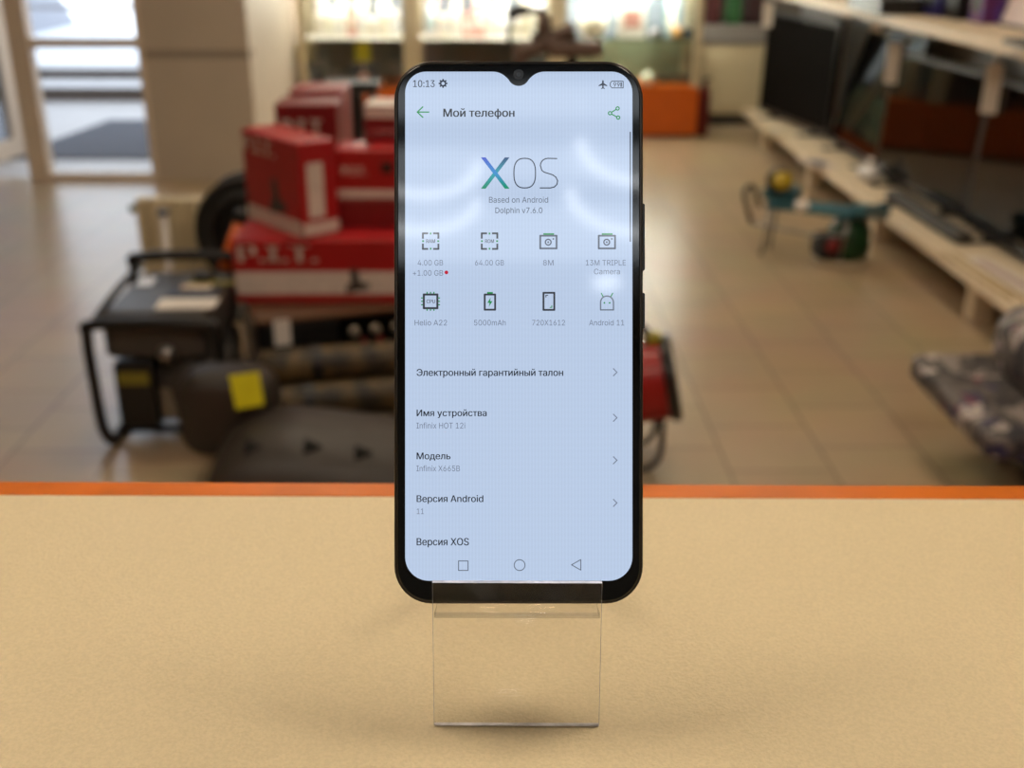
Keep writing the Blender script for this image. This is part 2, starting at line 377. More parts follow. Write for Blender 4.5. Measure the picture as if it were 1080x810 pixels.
# screen with drop notch
def screen_outline():
    P = []
    x0, x1, y0, y1 = 427.3, 667, 75.5, 612.5
    def arc(cx, cy, r, a, b, n=10):
        for i in range(n + 1): t = math.radians(a + (b - a) * i / n); P.append((cx + r * math.cos(t), cy + r * math.sin(t)))
    arc(x0 + 22, y0 + 22, 22, 180, 270)
    for i in range(17):                                # into the notch
        t = i / 16; P.append((518 + 18.8 * t, y0 + 8.9 * t ** 2.5))
    arc(547, 79.0, 11.6, 150, 30, 14)
    for i in range(17):
        t = 1 - i / 16; P.append((576 - 18.8 * t, y0 + 8.9 * t ** 2.5))
    arc(x1 - 22, y0 + 22, 22, 270, 360); arc(x1 - 25, y1 - 25, 25, 0, 90); arc(x0 + 25, y1 - 25, 25, 90, 180)
    return P
def screen_mat():
    m = emat('lit_screen', (190, 208, 235), SCREEN_E, rough=.06); nt = m.node_tree; n = nt.nodes; b = n['Principled BSDF']
    tc = n.new('ShaderNodeTexCoord'); wv = n.new('ShaderNodeTexWave'); wv.wave_type = 'BANDS'; wv.bands_direction = 'X'
    wv.inputs['Scale'].default_value = 310; wv.inputs['Distortion'].default_value = .0
    w2 = n.new('ShaderNodeTexWave'); w2.bands_direction = 'Y'; w2.inputs['Scale'].default_value = 160
    ad = n.new('ShaderNodeMath'); ad.operation = 'ADD'
    mr = n.new('ShaderNodeMapRange'); mr.inputs['From Max'].default_value = 1.25; mr.inputs['To Min'].default_value = SCREEN_E * .965; mr.inputs['To Max'].default_value = SCREEN_E * 1.035
    nt.links.new(tc.outputs['Object'], wv.inputs[0]); nt.links.new(tc.outputs['Object'], w2.inputs[0])
    nt.links.new(wv.outputs['Fac'], ad.inputs[0]); m2 = n.new('ShaderNodeMath'); m2.operation = 'MULTIPLY'; m2.inputs[1].default_value = .25; nt.links.new(w2.outputs['Fac'], m2.inputs[0]); nt.links.new(m2.outputs[0], ad.inputs[1]); nt.links.new(ad.outputs[0], mr.inputs[0])
    nt.links.new(mr.outputs[0], b.inputs['Emission Strength']); return m
mb = MB(); f = mb.bm.faces.new([mb.bm.verts.new(L(x, y, .00003)) for x, y in screen_outline()])
bmesh.ops.triangulate(mb.bm, faces=[f])
scr = obj('screen', mb, screen_mat(), ph)
scr['label'] = 'lit pale blue screen showing a settings page'
ZT = .00006
def T(x, y): return L(x, y, ZT)
def ink(name, c): return emat('ink_' + name, c, .93, rough=.06)
i_dark, i_grey, i_lgrey, i_mid = ink('dark', (22, 26, 34)), ink('grey', (96, 105, 122)), ink('pale_grey', (116, 126, 148)), ink('mid', (52, 60, 76))
i_green, i_red, i_icon = ink('green', (36, 146, 76)), ink('red', (196, 30, 56)), ink('icon', (62, 66, 74))
def text_obj(name, m, rows, bold=0):
    mb = MB()
    for r in rows: put_text(mb, r[0], T, *r[1:5], bold=r[5] if len(r) > 5 else bold)
    return obj(name, mb, m, scr)
def stroke(mb, pts, w, closed=False):
    pts = [Vector((p[0], p[1])) for p in pts]; n = len(pts)
    for i in range(n if closed else n - 1):
        a, b = pts[i], pts[(i + 1) % n]; d = (b - a).normalized(); q = Vector((-d.y, d.x)) * w / 2; e = d * w * .3
        f = mb.bm.faces.new([mb.bm.verts.new(T(p.x, p.y)) for p in (a - q - e, b - q + e, b + q + e, a + q - e)]); f.material_index = mb.mi
def rect(mb, x0, y0, x1, y1):
    f = mb.bm.faces.new([mb.bm.verts.new(T(*p)) for p in ((x0, y0), (x1, y0), (x1, y1), (x0, y1))]); f.material_index = mb.mi
def box_o(mb, x0, y0, x1, y1, w): stroke(mb, [(x0, y0), (x1, y0), (x1, y1), (x0, y1)], w, True)
def circ(cx, cy, r, n=24, a0=0, a1=360): return [(cx + r * math.cos(math.radians(a0 + (a1 - a0) * i / n)), cy + r * math.sin(math.radians(a0 + (a1 - a0) * i / n))) for i in range(n + (0 if a1 - a0 == 360 else 1))]
def disc(mb, cx, cy, r):
    f = mb.bm.faces.new([mb.bm.verts.new(T(*p)) for p in circ(cx, cy, r)]); f.material_index = mb.mi
text_obj('clock_text', i_mid, [('10:13', 435.8, 458.4, 91.8, 84.6)], .2)
mb = MB(); stroke(mb, circ(467.3, 88, 2.6), 1.7, True)
for q in range(8):
    a = q * PI / 4; stroke(mb, [(467.3 + 3 * math.cos(a), 88 + 3 * math.sin(a)), (467.3 + 4.2 * math.cos(a), 88 + 4.2 * math.sin(a))], 1.6)
obj('gear_icon', mb, i_mid, scr)
mb = MB()
poly = [(635.9, 84.2), (636.7, 85.4), (636.8, 87.6), (640.4, 90), (640.4, 91), (636.8, 90), (636.6, 92.2), (637.8, 93.2), (637.8, 93.9), (635.9, 93.3), (634, 93.9), (634, 93.2), (635.2, 92.2), (635, 90), (631.4, 91), (631.4, 90), (635, 87.6), (635.1, 85.4)]
f = mb.bm.faces.new([mb.bm.verts.new(T(*p)) for p in poly]); bmesh.ops.triangulate(mb.bm, faces=[f])
obj('airplane_icon', mb, i_mid, scr)
mb = MB(); stroke(mb, [(645.4, 85.6), (657.2, 85.6), (657.2, 92.7), (645.4, 92.7), (643.6, 90.6), (643.6, 87.6)], .8, True)
put_text(mb, '99', T, 647, 653.6, 91.7, 86.7, .15); rect(mb, 654.4, 86.8, 655.8, 91.6)
obj('battery_status_icon', mb, i_mid, scr)
mb = MB(); stroke(mb, [(440.4, 118.2), (452.4, 118.2)], 1.3); stroke(mb, [(446, 112.6), (440.2, 118.2), (446, 123.8)], 1.3); obj('back_arrow_icon', mb, i_green, scr)
text_obj('title_text', i_dark, [('Мой телефон', 467.8, 542.4, 123.1, 114.6)], .55)
mb = MB()
for c in ((643.4, 119.4), (651.4, 114.4), (652, 124)): stroke(mb, circ(*c, 1.7, 14), 1.1, True)
stroke(mb, [(645, 118.4), (650, 115.3)], 1.2); stroke(mb, [(645, 120.3), (650.4, 123.2)], 1.2); obj('share_icon', mb, i_green, scr)
# XOS wordmark: two crossing bars that run from blue to green, thin O and S
def grad_mat(name, stops):
    m = emat(name, (0, 0, 0), .93, rough=.06); nt = m.node_tree; n = nt.nodes; b = n['Principled BSDF']
    tc = n.new('ShaderNodeTexCoord'); sp = n.new('ShaderNodeSeparateXYZ'); mr = n.new('ShaderNodeMapRange'); cr = n.new('ShaderNodeValToRGB')
    mr.inputs['From Min'].default_value = (638 - 200) * PXM; mr.inputs['From Max'].default_value = (638 - 165) * PXM
    nt.links.new(tc.outputs['Object'], sp.inputs[0]); nt.links.new(sp.outputs['Y'], mr.inputs[0]); nt.links.new(mr.outputs[0], cr.inputs[0])
    cr.color_ramp.elements[0].color = (*lin(stops[0]), 1); cr.color_ramp.elements[1].color = (*lin(stops[2]), 1)
    e = cr.color_ramp.elements.new(.5); e.color = (*lin(stops[1]), 1)
    nt.links.new(cr.outputs[0], b.inputs['Emission Color']); return m
def quad(mb, ps, z=ZT): mb.bm.faces.new([mb.bm.verts.new(L(x, y, z)) for x, y in ps])
mb = MB(); quad(mb, [(532.4, 166), (537.4, 166), (512.2, 199), (507.2, 199)]); obj('wordmark_letter', mb, grad_mat('logo_teal', ((4, 140, 92), (6, 156, 176), (8, 44, 110))), scr)
mb = MB(); quad(mb, [(507.2, 166), (512.2, 166), (537.4, 199), (532.4, 199)], ZT + 1e-5); obj('wordmark_letter', mb, grad_mat('logo_blue', ((6, 150, 84), (4, 136, 204), (6, 50, 196))), scr)
mb = MB(); stroke(mb, [(541.9 + (0), 176), (541.9, 189)], 1.15)
def supero(cx, cy, a, b, n=40, p=2.6):
    return [(cx + a * math.copysign(abs(math.cos(t)) ** (2 / p), math.cos(t)), cy + b * math.copysign(abs(math.sin(t)) ** (2 / p), math.sin(t))) for t in [2 * PI * i / n for i in range(n)]]
mb = MB(); stroke(mb, supero(553.4, 182.6, 11.4, 15.6), 1.15, True); obj('wordmark_letter', mb, i_mid, scr)
sp = [(587.2, 167.6), (582, 167)] + circ(577.8, 174.8, 7.9, 10, 270, 180)[0:] 
sp = [(587.3, 167.2), (577.8, 167)] + [(577.8 - 7.9 * math.sin(PI * i / 10 * 1.0), 174.6 - 7.6 * math.cos(PI * i / 10)) for i in range(1, 6)] + [(571.4, 179.6), (574, 181.6), (583, 184.4), (586.4, 187)] + [(588.1, 190.6), (587.4, 194.4), (584.6, 197.2), (580.4, 198.2), (569.6, 198.2)]
mb = MB(); stroke(mb, sp, 1.15); obj('wordmark_letter', mb, i_mid, scr)
text_obj('subtitle_text', i_grey, [('Based on Android', 515.8, 578.1, 213.7, 207.7)])
text_obj('version_text', i_mid, [('Dolphin v7.6.0', 522.5, 572.1, 224.7, 218.9)])
def chip(cx, cy, word):
    mb = MB(); a, w = 8.2, 2.0
    for sx in (-1, 1):
        for sy in (-1, 1):
            stroke(mb, [(cx + sx * 3.2, cy + sy * a), (cx + sx * a, cy + sy * a), (cx + sx * a, cy + sy * 3.2)], w)
    put_text(mb, word, T, cx - 4.6, cx + 4.6, cy + 1.9, cy - 1.9, .15)
    mb.mi = 1
    for d in (-1, 1):
        rect(mb, cx - .9, cy + d * 8 - 1, cx + .9, cy + d * 8 + 1); rect(mb, cx + d * 8 - 1, cy - .9, cx + d * 8 + 1, cy + .9)
    obj('memory_icon', mb, [i_icon, i_green], scr)
chip(454.2, 254.3, 'RAM'); chip(516.3, 254.3, 'ROM')
for cx in (578.4, 640.1):
    mb = MB(); box_o(mb, cx - 8.6, 248.6, cx + 8.6, 262, 1.9); stroke(mb, circ(cx - .2, 255.4, 3.0), 1.3, True); disc(mb, cx - .2, 255.4, 1.0); disc(mb, cx + 5.2, 252, .9)
    mb.mi = 1; rect(mb, cx - 5.4, 246, cx + 6, 247.6); obj('camera_icon', mb, [ink('camera_grey', (92, 100, 116)), i_green], scr)
mb = MB(); box_o(mb, 447, 310.6, 461.3, 325, 2.2); put_text(mb, 'CPU', T, 449.9, 458.8, 319.7, 315.9, .15); mb.mi = 1
for q in (-3.6, 0, 3.6):
    for d in (-1, 1):
        rect(mb, 454.1 + q - .6, 317.8 + d * 9 - 1, 454.1 + q + .6, 317.8 + d * 9 + 1); rect(mb, 454.1 + d * 9 - 1, 317.8 + q - .6, 454.1 + d * 9 + 1, 317.8 + q + .6)
obj('processor_icon', mb, [i_icon, i_green], scr)
mb = MB(); box_o(mb, 511.2, 310.6, 522.2, 326.6, 2.0); mb.mi = 1; rect(mb, 513.8, 308, 519.8, 309.6)
f = mb.bm.faces.new([mb.bm.verts.new(T(*p)) for p in ((517.6, 313.6), (513.9, 319.4), (516.4, 319.4), (515.6, 323.6), (519.4, 317.6), (517, 317.6))]); f.material_index = 1; bmesh.ops.triangulate(mb.bm, faces=[f])
obj('battery_icon', mb, [i_icon, i_green], scr)
mb = MB(); box_o(mb, 573.2, 308.8, 584.6, 326.8, 2.0); stroke(mb, [(575.8, 313.4), (575.8, 311.4), (577.8, 311.4)], .9); mb.mi = 1; stroke(mb, [(582, 322.2), (582, 324.2), (580, 324.2)], .9)
obj('display_icon', mb, [i_icon, i_green], scr)
mb = MB(); stroke(mb, [(633.4, 326.8), (633.4, 319)] + circ(640.2, 319, 6.8, 14, 180, 360) + [(647, 319), (647, 326.8)], 1.4, True); mb.mi = 1
stroke(mb, [(636, 312.6), (634.2, 309.2)], 1.1); stroke(mb, [(644.4, 312.6), (646.2, 309.2)], 1.1); disc(mb, 637.4, 319.4, .9); disc(mb, 643, 319.4, .9)
obj('system_icon', mb, [ink('dome_grey', (116, 126, 142)), i_green], scr)
text_obj('memory_text', i_lgrey, [('4.00 GB', 440.5, 467.3, 279.9, 274.2), ('+1.00 GB', 435.5, 467.3, 290.7, 285)])
mb = MB(); disc(mb, 470.8, 287.3, 2.0); obj('red_dot', mb, i_red, scr)
text_obj('storage_text', i_lgrey, [('64.00 GB', 501, 531.5, 279.9, 274.2)]); text_obj('front_camera_text', i_lgrey, [('8M', 572.8, 583.8, 279.9, 274.2)])
text_obj('rear_camera_text', i_lgrey, [('13M TRIPLE', 617.8, 660, 279.9, 274.2), ('Camera', 626.5, 653.8, 289.2, 283.5)])
text_obj('processor_text', i_lgrey, [('Helio A22', 437.3, 471.5, 343.2, 337.4)]); text_obj('battery_text', i_lgrey, [('5000mAh', 500, 533.3, 343.2, 337.4)])
text_obj('resolution_text', i_lgrey, [('720X1612', 561.3, 595.8, 343.2, 337.4)]); text_obj('system_text', i_lgrey, [('Android 11', 621.3, 658.3, 343.2, 337.4)])
rows = [('Электронный гарантийный талон', 439.6, 593.8, 396.4, 389.2, None, 392.6), ('Имя устройства', 439.6, 513.2, 438.9, 432, ('Infinix HOT 12i', 439.3, 490.6, 451.9, 445.8), 440.6),
        ('Модель', 439.6, 475, 484.3, 477.3, ('Infinix X665B', 439.3, 485, 497, 491), 485.4), ('Версия Android', 439.6, 509.6, 529.4, 522.4, ('11', 439.6, 447, 542.1, 536.4), 530.4), ('Версия XOS', 439.6, 494.4, 575.1, 567.5, None, None)]
for a, x0, x1, y0, y1, sub, ch in rows:
    text_obj('list_heading', i_dark, [(a, x0, x1, y0, y1, .3)])
    if sub: text_obj('list_detail', i_lgrey, [sub])
    if ch:
        mb = MB(); stroke(mb, [(646.9, ch - 3.8), (650.7, ch), (646.9, ch + 3.8)], 1.0); obj('chevron_icon', mb, i_lgrey, scr)
mb = MB(); box_o(mb, 483.6, 591.6, 493.6, 601.6, .9); obj('recents_button', mb, i_grey, scr)
mb = MB(); stroke(mb, circ(548, 596, 5.7), .9, True); obj('home_button', mb, i_grey, scr)
mb = MB(); stroke(mb, [(602.8, 595.7), (612.5, 590.2), (612.5, 601.2)], .9, True); obj('return_button', mb, i_grey, scr)
mb = MB(); rect(mb, 664, 139, 665.4, 255); obj('scroll_bar', mb, i_grey, scr)
# lens, earpiece, side keys
mb = MB().cyl(L(547, 78.5, -.0001), L(547, 78.5, .00012), 5.4 * PXM, n=32); mb.mi = 1; mb.cyl(L(547, 78.5, .00012), L(547, 78.5, .00016), 2.4 * PXM)
obj('front_camera', mb, [mat('lens_ring', (36, 36, 40), .25, var=0), mat('lens_glass', (70, 76, 84), .1, var=0)], ph)
obj('earpiece', MB().prism(rrect(500, 65.4, 592, 67.6, 1.05, 4), -.0003, .00012, lambda u, v, d: L(u, v, d)), mat('earpiece_mesh', (26, 25, 24), .6), ph)
def key(y0, y1, nm): obj(nm, MB().prism(rrect(676, y0, 681.4, y1, 1.6, 4), -.0055, -.003, lambda u, v, d: L(u, v, d)), black, ph)
key(213, 284, 'volume_button'); key(308, 346, 'power_button')

# ------------------------------------------------------------------ clear stand (profile in a vertical plane through the phone's middle)
acr = sheet('clear_acrylic', (.985, .982, .978), .55); edge = mat('acrylic_edge_glint', (222, 220, 226), .15, var=.25, scale=160, spec=.8); soft = sheet('acrylic_soft_edge', (.86, .86, .87), 3.0, .1)  # front plate rim: glints on the clear edge put in as mottled white
HW = .0258
s_top = CAM + ray(545, 615) * .3305; s_bot = CAM + ray(545, 766) * .3405
sx = s_top.x
stn = thing('phone_stand', 'clear acrylic phone stand on the cream counter holding the phone', 'phone stand', (sx, s_bot.y, CT))
stn.rotation_euler = (0, 0, YAW)
a_top = (s_top.y - s_bot.y, s_top.z - CT)             # (back, up) of the lip's top
def panel(name, prof, th, hw=HW, rim=True):
    """sheet that follows a side profile [(y,z)...], th thick, rim faces get the edge material"""
    mb = MB(); n = len(prof); off = []
    for i in range(n):
        p = Vector(prof[max(i - 1, 0)]); q = Vector(prof[min(i + 1, n - 1)]); d = (q - p).normalized(); off.append(Vector((-d.y, d.x)) * th)
    A = [[mb.bm.verts.new((sx_, y, z)) for (y, z) in prof] for sx_ in (-hw, hw)]
    B = [[mb.bm.verts.new((sx_, y + o.x, z + o.y)) for (y, z), o in zip(prof, off)] for sx_ in (-hw, hw)]
    for i in range(n - 1):
        for q in ((A[0][i], A[1][i], A[1][i + 1], A[0][i + 1]), (B[0][i], B[0][i + 1], B[1][i + 1], B[1][i])): f = mb.bm.faces.new(q); f.material_index = 0; f.smooth = True
        for k_ in (0, 1): f = mb.bm.faces.new((A[k_][i], A[k_][i + 1], B[k_][i + 1], B[k_][i])); f.material_index = 1
    for i in (0, n - 1): f = mb.bm.faces.new((A[0][i], A[1][i], B[1][i], B[0][i])); f.material_index = 1
    return obj(name, mb, [acr, edge if name == 'front_plate' else soft], stn)
dvec = Vector(a_top)
panel('front_plate', [(0, .0004), tuple(dvec * .5), tuple(dvec)], -.0019)
# ledge under the phone and the back rest that rises behind it
bb = Vector((pb.y - s_bot.y, pb.z - CT)); up = Vector((math.sin(PITCH), math.cos(PITCH))); bk = Vector((math.cos(PITCH), -math.sin(PITCH)))
l0 = bb - up * .0024 + bk * .0006; l1 = bb - up * .0024 + bk * .0098; l2 = bb - up * .0012 + bk * .0108; l3 = bb + bk * .0112 + up * .001
ld = panel('ledge', [tuple(l0), tuple(l1), tuple(l2), tuple(l3), tuple(bb + bk * .0112 + up * .06)], -.0018, HW - .0004)
q_ = bb + bk * .0112 + up * .06
panel('rear_leg', [tuple(q_), tuple(q_ + Vector((.006, .002))), tuple(q_ + Vector((.010, -.003))), (.092, .0022)], .0018, HW - .0006)

# ------------------------------------------------------------------ display cases at the back
CY = 8.13; CD = .52
cx = [-1.40, -.585, .465, 1.50]
case_glass = sheet('case_glass', (.95, .97, .95)); shelf_glass = sheet('shelf_glass', (.86, .92, .88))
backm = mat('case_back_panel', (150, 160, 174), .5, var=.04); lowm = mat('case_low_panel', (118, 126, 126), .5); boardm = mat('case_white_shelf', (222, 220, 212), .5)
ce = emat('case_tube_light', (255, 249, 236), CASE_E)
names = ['left display case behind the red boxes, orange base, lit shelves', 'middle display case directly behind the phone, orange base', 'right display case with orange base beside the cream cabinet']
for i in range(3):
    x0, x1 = cx[i] + .004, cx[i + 1] - .004; w = x1 - x0
    t = thing('display_case', names[i], 'display case', (x0, CY, 0), 0, 'lit glass display cases')
    obj('base_cabinet', MB().box(0, w, 0, CD, .02, .365), orange, t)
    obj('plinth', MB().box(.02, w - .02, .03, CD, 0, .02), blackm, t)
    for (px, py) in ((0, 0), (w - .055, 0), (0, CD - .05), (w - .055, CD - .05)): obj('corner_post', MB().box(px, px + .055, py, py + .05, .365, 2.05, .004, 1), alu, t)
    obj('back_panel', MB().box(.055, w - .055, CD - .02, CD - .008, .69, 2.0), backm, t); obj('back_panel', MB().box(.055, w - .055, CD - .02, CD - .008, .365, .685), lowm if i < 2 else mat('case_green_panel', (150, 156, 132), .5), t)
    obj('glass_front', MB().box(.055, w - .055, .02, .025, .365, 2.0), case_glass, t)
    for z in (.685, 1.05, 1.45): obj('shelf', MB().box(.03, w - .03, .03, CD - .022, z, z + .008), boardm if i < 2 else shelf_glass, t)
    obj('top_panel', MB().box(0, w, 0, CD, 2.05, 2.12), alu, t)
    for z in (1.03, 1.43): obj('light_tube', MB().cyl((.07, .10, z), (w - .07, .10, z), .011, n=12), ce, t)
# goods
pal = [(236, 232, 224), (240, 236, 228), (226, 224, 226), (240, 232, 214), (216, 214, 214), (206, 150, 138), (232, 226, 200), (168, 198, 206), (226, 214, 196)]
gm = [mat('carton_print_%d' % i, c, .5, var=.06, scale=30, rgb2=tuple(min(255, v + 10) for v in c)) for i, c in enumerate(pal)]
dk = [mat('dark_gadget', (40, 42, 46), .4), mat('slate_gadget', (84, 92, 108), .4), mat('silver_gadget', (168, 168, 170), .3, metal=.6)]
def carton(name, x, y, z, w, d, h, m, label, cat, group, rz=0):
    o = thing(name, label, cat, (x, y, z), rz, group)
    obj('carton_body', MB().box(-w / 2, w / 2, -d / 2, d / 2, 0, h, .004, 1), m, o)
    obj('carton_label', MB().box(-w * .3, w * .3, -d / 2 - .0012, -d / 2 - .0002, h * .25, h * .7), random.choice(gm), o)
    return o
PL = ['left', 'middle', 'right']
for i, n in ((0, 8), (1, 10)):
    x0, x1 = cx[i] + .1, cx[i + 1] - .1
    for k in range(n):
        x = x0 + (x1 - x0) * (k + .5) / n; h = random.uniform(.12, .26); w = (x1 - x0) / n * random.uniform(.72, .95)
        carton('boxed_gadget', x, CY + .20 + random.uniform(-.03, .05), .6935, w, .09, h, random.choice(gm[:6] if k != 3 else gm[5:6]), 'brightly lit pale carton standing on the glass shelf of the %s display case' % PL[i], 'box', 'cartons in the %s display case' % PL[i])
        if k % 2 == 0:
            carton('boxed_gadget', x, CY + .38, .6935, w, .07, .3, random.choice(gm), 'tall pale carton in the second row of the %s display case' % PL[i], 'box', 'back row cartons in the %s display case' % PL[i])
# things in the right case, from left to right
def glob(name, px, py, Y, r, m, label, cat, zb):
    c = py_(px, py, Y); o = thing(name, label, cat, (c.x, c.y, zb))
    obj('shell', MB().lathe([(0, 0), (r * .6, 0), (r, r * .7), (r * .95, r * 1.3), (r * .5, r * 1.85), (0, r * 1.95)], (0, 0, 0)), m, o)
    obj('base_ring', MB().lathe([(r * .5, .0), (r * .66, .0), (r * .66, .012), (r * .5, .012)], (0, -.0, 0)), dk[2], o); return o
glob('rounded_speaker', 625, 40, 8.32, .11, gm[3], 'white rounded speaker glowing at left of the right display case', 'speaker', .6935)
carton('boxed_gadget', py_(665, 45, 8.3).x, 8.3, .6935, .2, .08, .27, gm[1], 'tall white and pink carton in the middle of the right display case', 'box', None)
carton('boxed_gadget', py_(708, 20, 8.34).x, 8.36, .6935, .09, .06, .32, gm[7], 'narrow blue white carton near the right post of the right case', 'box', None)
glob('round_gadget', 713, 40, 8.25, .045, mat('amber_gadget', (206, 160, 96), .4), 'small amber round gadget on the shelf of the right case', 'gadget', .6935)
glob('round_gadget', 690, 40, 8.25, .035, dk[2], 'small silver round gadget beside the amber one', 'gadget', .6935)
o = thing('black_console', 'flat black console lying under the shelf goods of the right case', 'console', (py_(722, 42, 8.4).x - .06, 8.46, .6935)); obj('console_body', MB().box(-.16, .16, -.06, .08, 0, .05, .01), dk[0], o); obj('disc_slot', MB().box(-.08, .08, -.062, -.0605, .02, .03), dk[1], o)
for (px, m, w, h, lb) in ((330, dk[1], .16, .12, 'slate grey box low in the left case, behind the first yellow tag'), (385, dk[1], .2, .14, 'slate grey box low in the left case, behind the second yellow tag'), (470, dk[0], .12, .08, 'dark low box in the bottom of the middle case'), (560, dk[1], .18, .1, 'slate box in the bottom of the middle case'), (712, dk[0], .26, .04, 'flat dark case lying at bottom right of the right display case')):
    o = thing('gadget_case', lb, 'gadget', (py_(px, 85, 8.4).x, 8.42, .3655)); obj('case_body', MB().box(-w / 2, w / 2, -.06, .06, 0, h, .008), m, o); obj('clasp', MB().box(-.02, .02, -.064, -.0605, h * .5, h * .7), dk[2], o)
for (px, py, lb) in ((318, 60, 'left one of two yellow price tags in the left display case'), (383, 61, 'right one of two yellow price tags in the left display case')):
    p = py_(px, py, 8.3); o = thing('yellow_price_tag', lb, 'price tag', (p.x, p.y, .3655), 0, 'yellow price tags'); obj('tag_card', MB().box(-.055, .055, -.003, 0, .16, .29), yellow, o); obj('tag_stand', MB().box(-.03, .03, -.02, .02, 0, .006).box(-.006, .006, 0, .004, .0, .2), whitep, o)
for (px, py, lb, m) in ((340, 67, 'silver wristwatch standing between the yellow tags', steel), (352, 80, 'second wristwatch standing lower in the left case', dk[2]), (414, 72, 'bright round watch next to the phone top corner', steel)):
    p = py_(px, py, 8.2); o = thing('wristwatch', lb, 'watch', (p.x, p.y, .3655)); z = max(.06, p.z - .3655)
    obj('watch_ring', MB().tube([(.034 * math.cos(a), 0, z + .034 * math.sin(a)) for a in [2 * PI * q / 12 for q in range(12)]], .009, 8, True, 3), m, o); obj('watch_holder', MB().cyl((0, 0, 0), (0, 0, z - .03), .012).cyl((0, 0, 0), (0, 0, .006), .035), dk[0], o)
glob('white_bottle', 322, 85, 8.23, .04, gm[0], 'white rounded bottle at the left end of the left case', 'bottle', .3655)
glob('white_bottle', 682, 85, 8.22, .05, gm[3], 'pale rounded bottle low in the right case above the orange base', 'bottle', .3655)
glob('pink_jar', 384, 82, 8.23, .045, gm[5], 'pink jar below the right yellow tag', 'jar', .3655)
glob('white_jar', 474, 62, 8.23, .045, gm[3], 'white jar low in the middle case above the phone', 'jar', .3655)

# cream cabinet with grey top beyond the cases, goods on it
cb = thing('cream_cabinet', 'low cream cabinet with grey top against the back wall', 'cabinet', (1.60, 8.66, 0))
obj('cabinet_body', MB().box(0, .62, 0, .33, .09, .615), cream, cb); obj('plinth', MB().box(.02, .6, .02, .33, 0, .09), greyp, cb); obj('cabinet_top', MB().box(-.02, .64, -.02, .33, .615, .75, .004, 1), mat('grey_worktop', (132, 126, 120), .4), cb)
for x in (.05, .33): obj('door', MB().box(x, x + .25, -.012, 0, .11, .59, .003, 1), cream, cb)
for (x, h, c, lb) in ((1.68, .2, (70, 26, 26), 'dark red pack on the grey cabinet top, left'), (1.84, .24, (40, 84, 44), 'green pack standing on the grey cabinet top'), (2.0, .2, (52, 30, 30), 'brown pack on the grey cabinet top, right')):
    o = thing('pack', lb, 'pack', (x, 8.8, .751)); obj('pack_body', MB().box(-.06, .06, -.05, .05, 0, h, .012), mat('pack_%d' % c[1], c, .5, var=.3, scale=20), o); obj('pack_flap', MB().box(-.06, .06, -.01, .01, h - .002, h + .03, .004, 1), blackm, o)
o = thing('dark_red_cylinder', 'dark red fire extinguisher standing beside the right display case', 'fire extinguisher', (1.555, 8.22, 0)); obj('cylinder', MB().lathe([(0, 0), (.046, 0), (.048, .02), (.048, .29), (.03, .35), (.018, .37), (0, .37)], (0, 0, 0)), mat('extinguisher_red', (92, 16, 14), .35), o); obj('valve', MB().cyl((0, 0, .36), (0, 0, .41), .014).box(-.01, .04, -.008, .008, .4, .42), black, o)

# ------------------------------------------------------------------ right shelving with televisions
SX, SB = 1.83, 2.41
shw = mat('cream_shelf_board', (224, 206, 178), .4, var=.05, scale=12)
def shelf_unit():
    t = thing('wall_shelving', 'long cream shelving along the right wall carrying televisions', 'shelving', (SX, 3.35, 0)); ln = 8.15 - 3.35
    obj('shelf_board', MB().box(0, SB - SX, 0, ln, .165, .206, .003, 1), shw, t); obj('shelf_board', MB().box(0, SB - SX, 0, ln, 1.02, 1.065, .003, 1), shw, t)
    for y in (.74, 1.95, 3.15, 4.35):
        obj('leg', MB().box(.06, .14, y - .04, y + .04, 0, .165), shw, t); obj('leg', MB().box(.45, .53, y - .04, y + .04, 0, .165), shw, t)
        obj('bracket', MB().box(.10, .55, y - .012, y + .012, .99, 1.02).box(.54, .565, y - .02, y + .02, .206, 1.02), pvc, t)
shelf_unit()
gloss = mat('television_glass', (10, 9, 9), .05, var=0, spec=.2)
def tv(p0, p1, h, label, lean=0.06, tagpos=.02, tagz=(-.16, .03), grp='televisions on the lower shelf', glassm=None):
    """p0 = far bottom corner, p1 = near bottom corner as seen from the aisle"""
    p0, p1 = Vector((p0[0], p0[1], 0)), Vector((p1[0], p1[1], 0)); d = p1 - p0; w = d.length; a = math.atan2(d.y, d.x)
    o = thing('television', label, 'television', (p0.x, p0.y, .2065), a, grp)         # local x along the screen, local -y faces the aisle
    def fn(th): return lambda u, v, dd: Vector((u, dd + v * lean * 1, v + .035))
    obj('cabinet', MB().prism([(0, 0), (w, 0), (w, h), (0, h)], 0, .035, fn(0)), black, o)
    obj('back_housing', MB().prism([(w * .12, h * .05), (w * .88, h * .05), (w * .82, h * .6), (w * .18, h * .6)], .035, .075, fn(0)), blackm, o)
    obj('screen', MB().prism([(.018, .03), (w - .018, .03), (w - .018, h - .018), (.018, h - .018)], -.002, 0, fn(0)), glassm or gloss, o)
    for x in (w * .2, w * .8): obj('foot', MB().box(x - .015, x + .015, -.09, .13, 0, .012, .003, 1).box(x - .012, x + .012, .0, .03, .01, .05), black, o)
    tw = .07; tx = tagpos * w + .09; zt = .035 + h + tagz[0]; hh = tagz[1] - tagz[0]     # a card that sticks out towards the aisle
    obj('price_tag', MB().box(-tw, 0, -.0012, 0, 0, hh, M=Matrix.Translation((tx, lean * zt - .004, zt)) @ Matrix.Rotation(math.radians(42), 4, 'Z')), paper, o)
    return o
tv((1.90, 7.95), (2.06, 6.80), .66, 'wide black television farthest along the shelf, mostly dark screen', .02, .0, (-.10, .06), glassm=mat('matt_screen', (17, 14, 12), .8, var=.1, spec=.03))
tv((2.06, 6.74), (2.065, 5.84), .68, 'narrow television leaning back between the two wide ones', .27, .12, (-.04, .08))
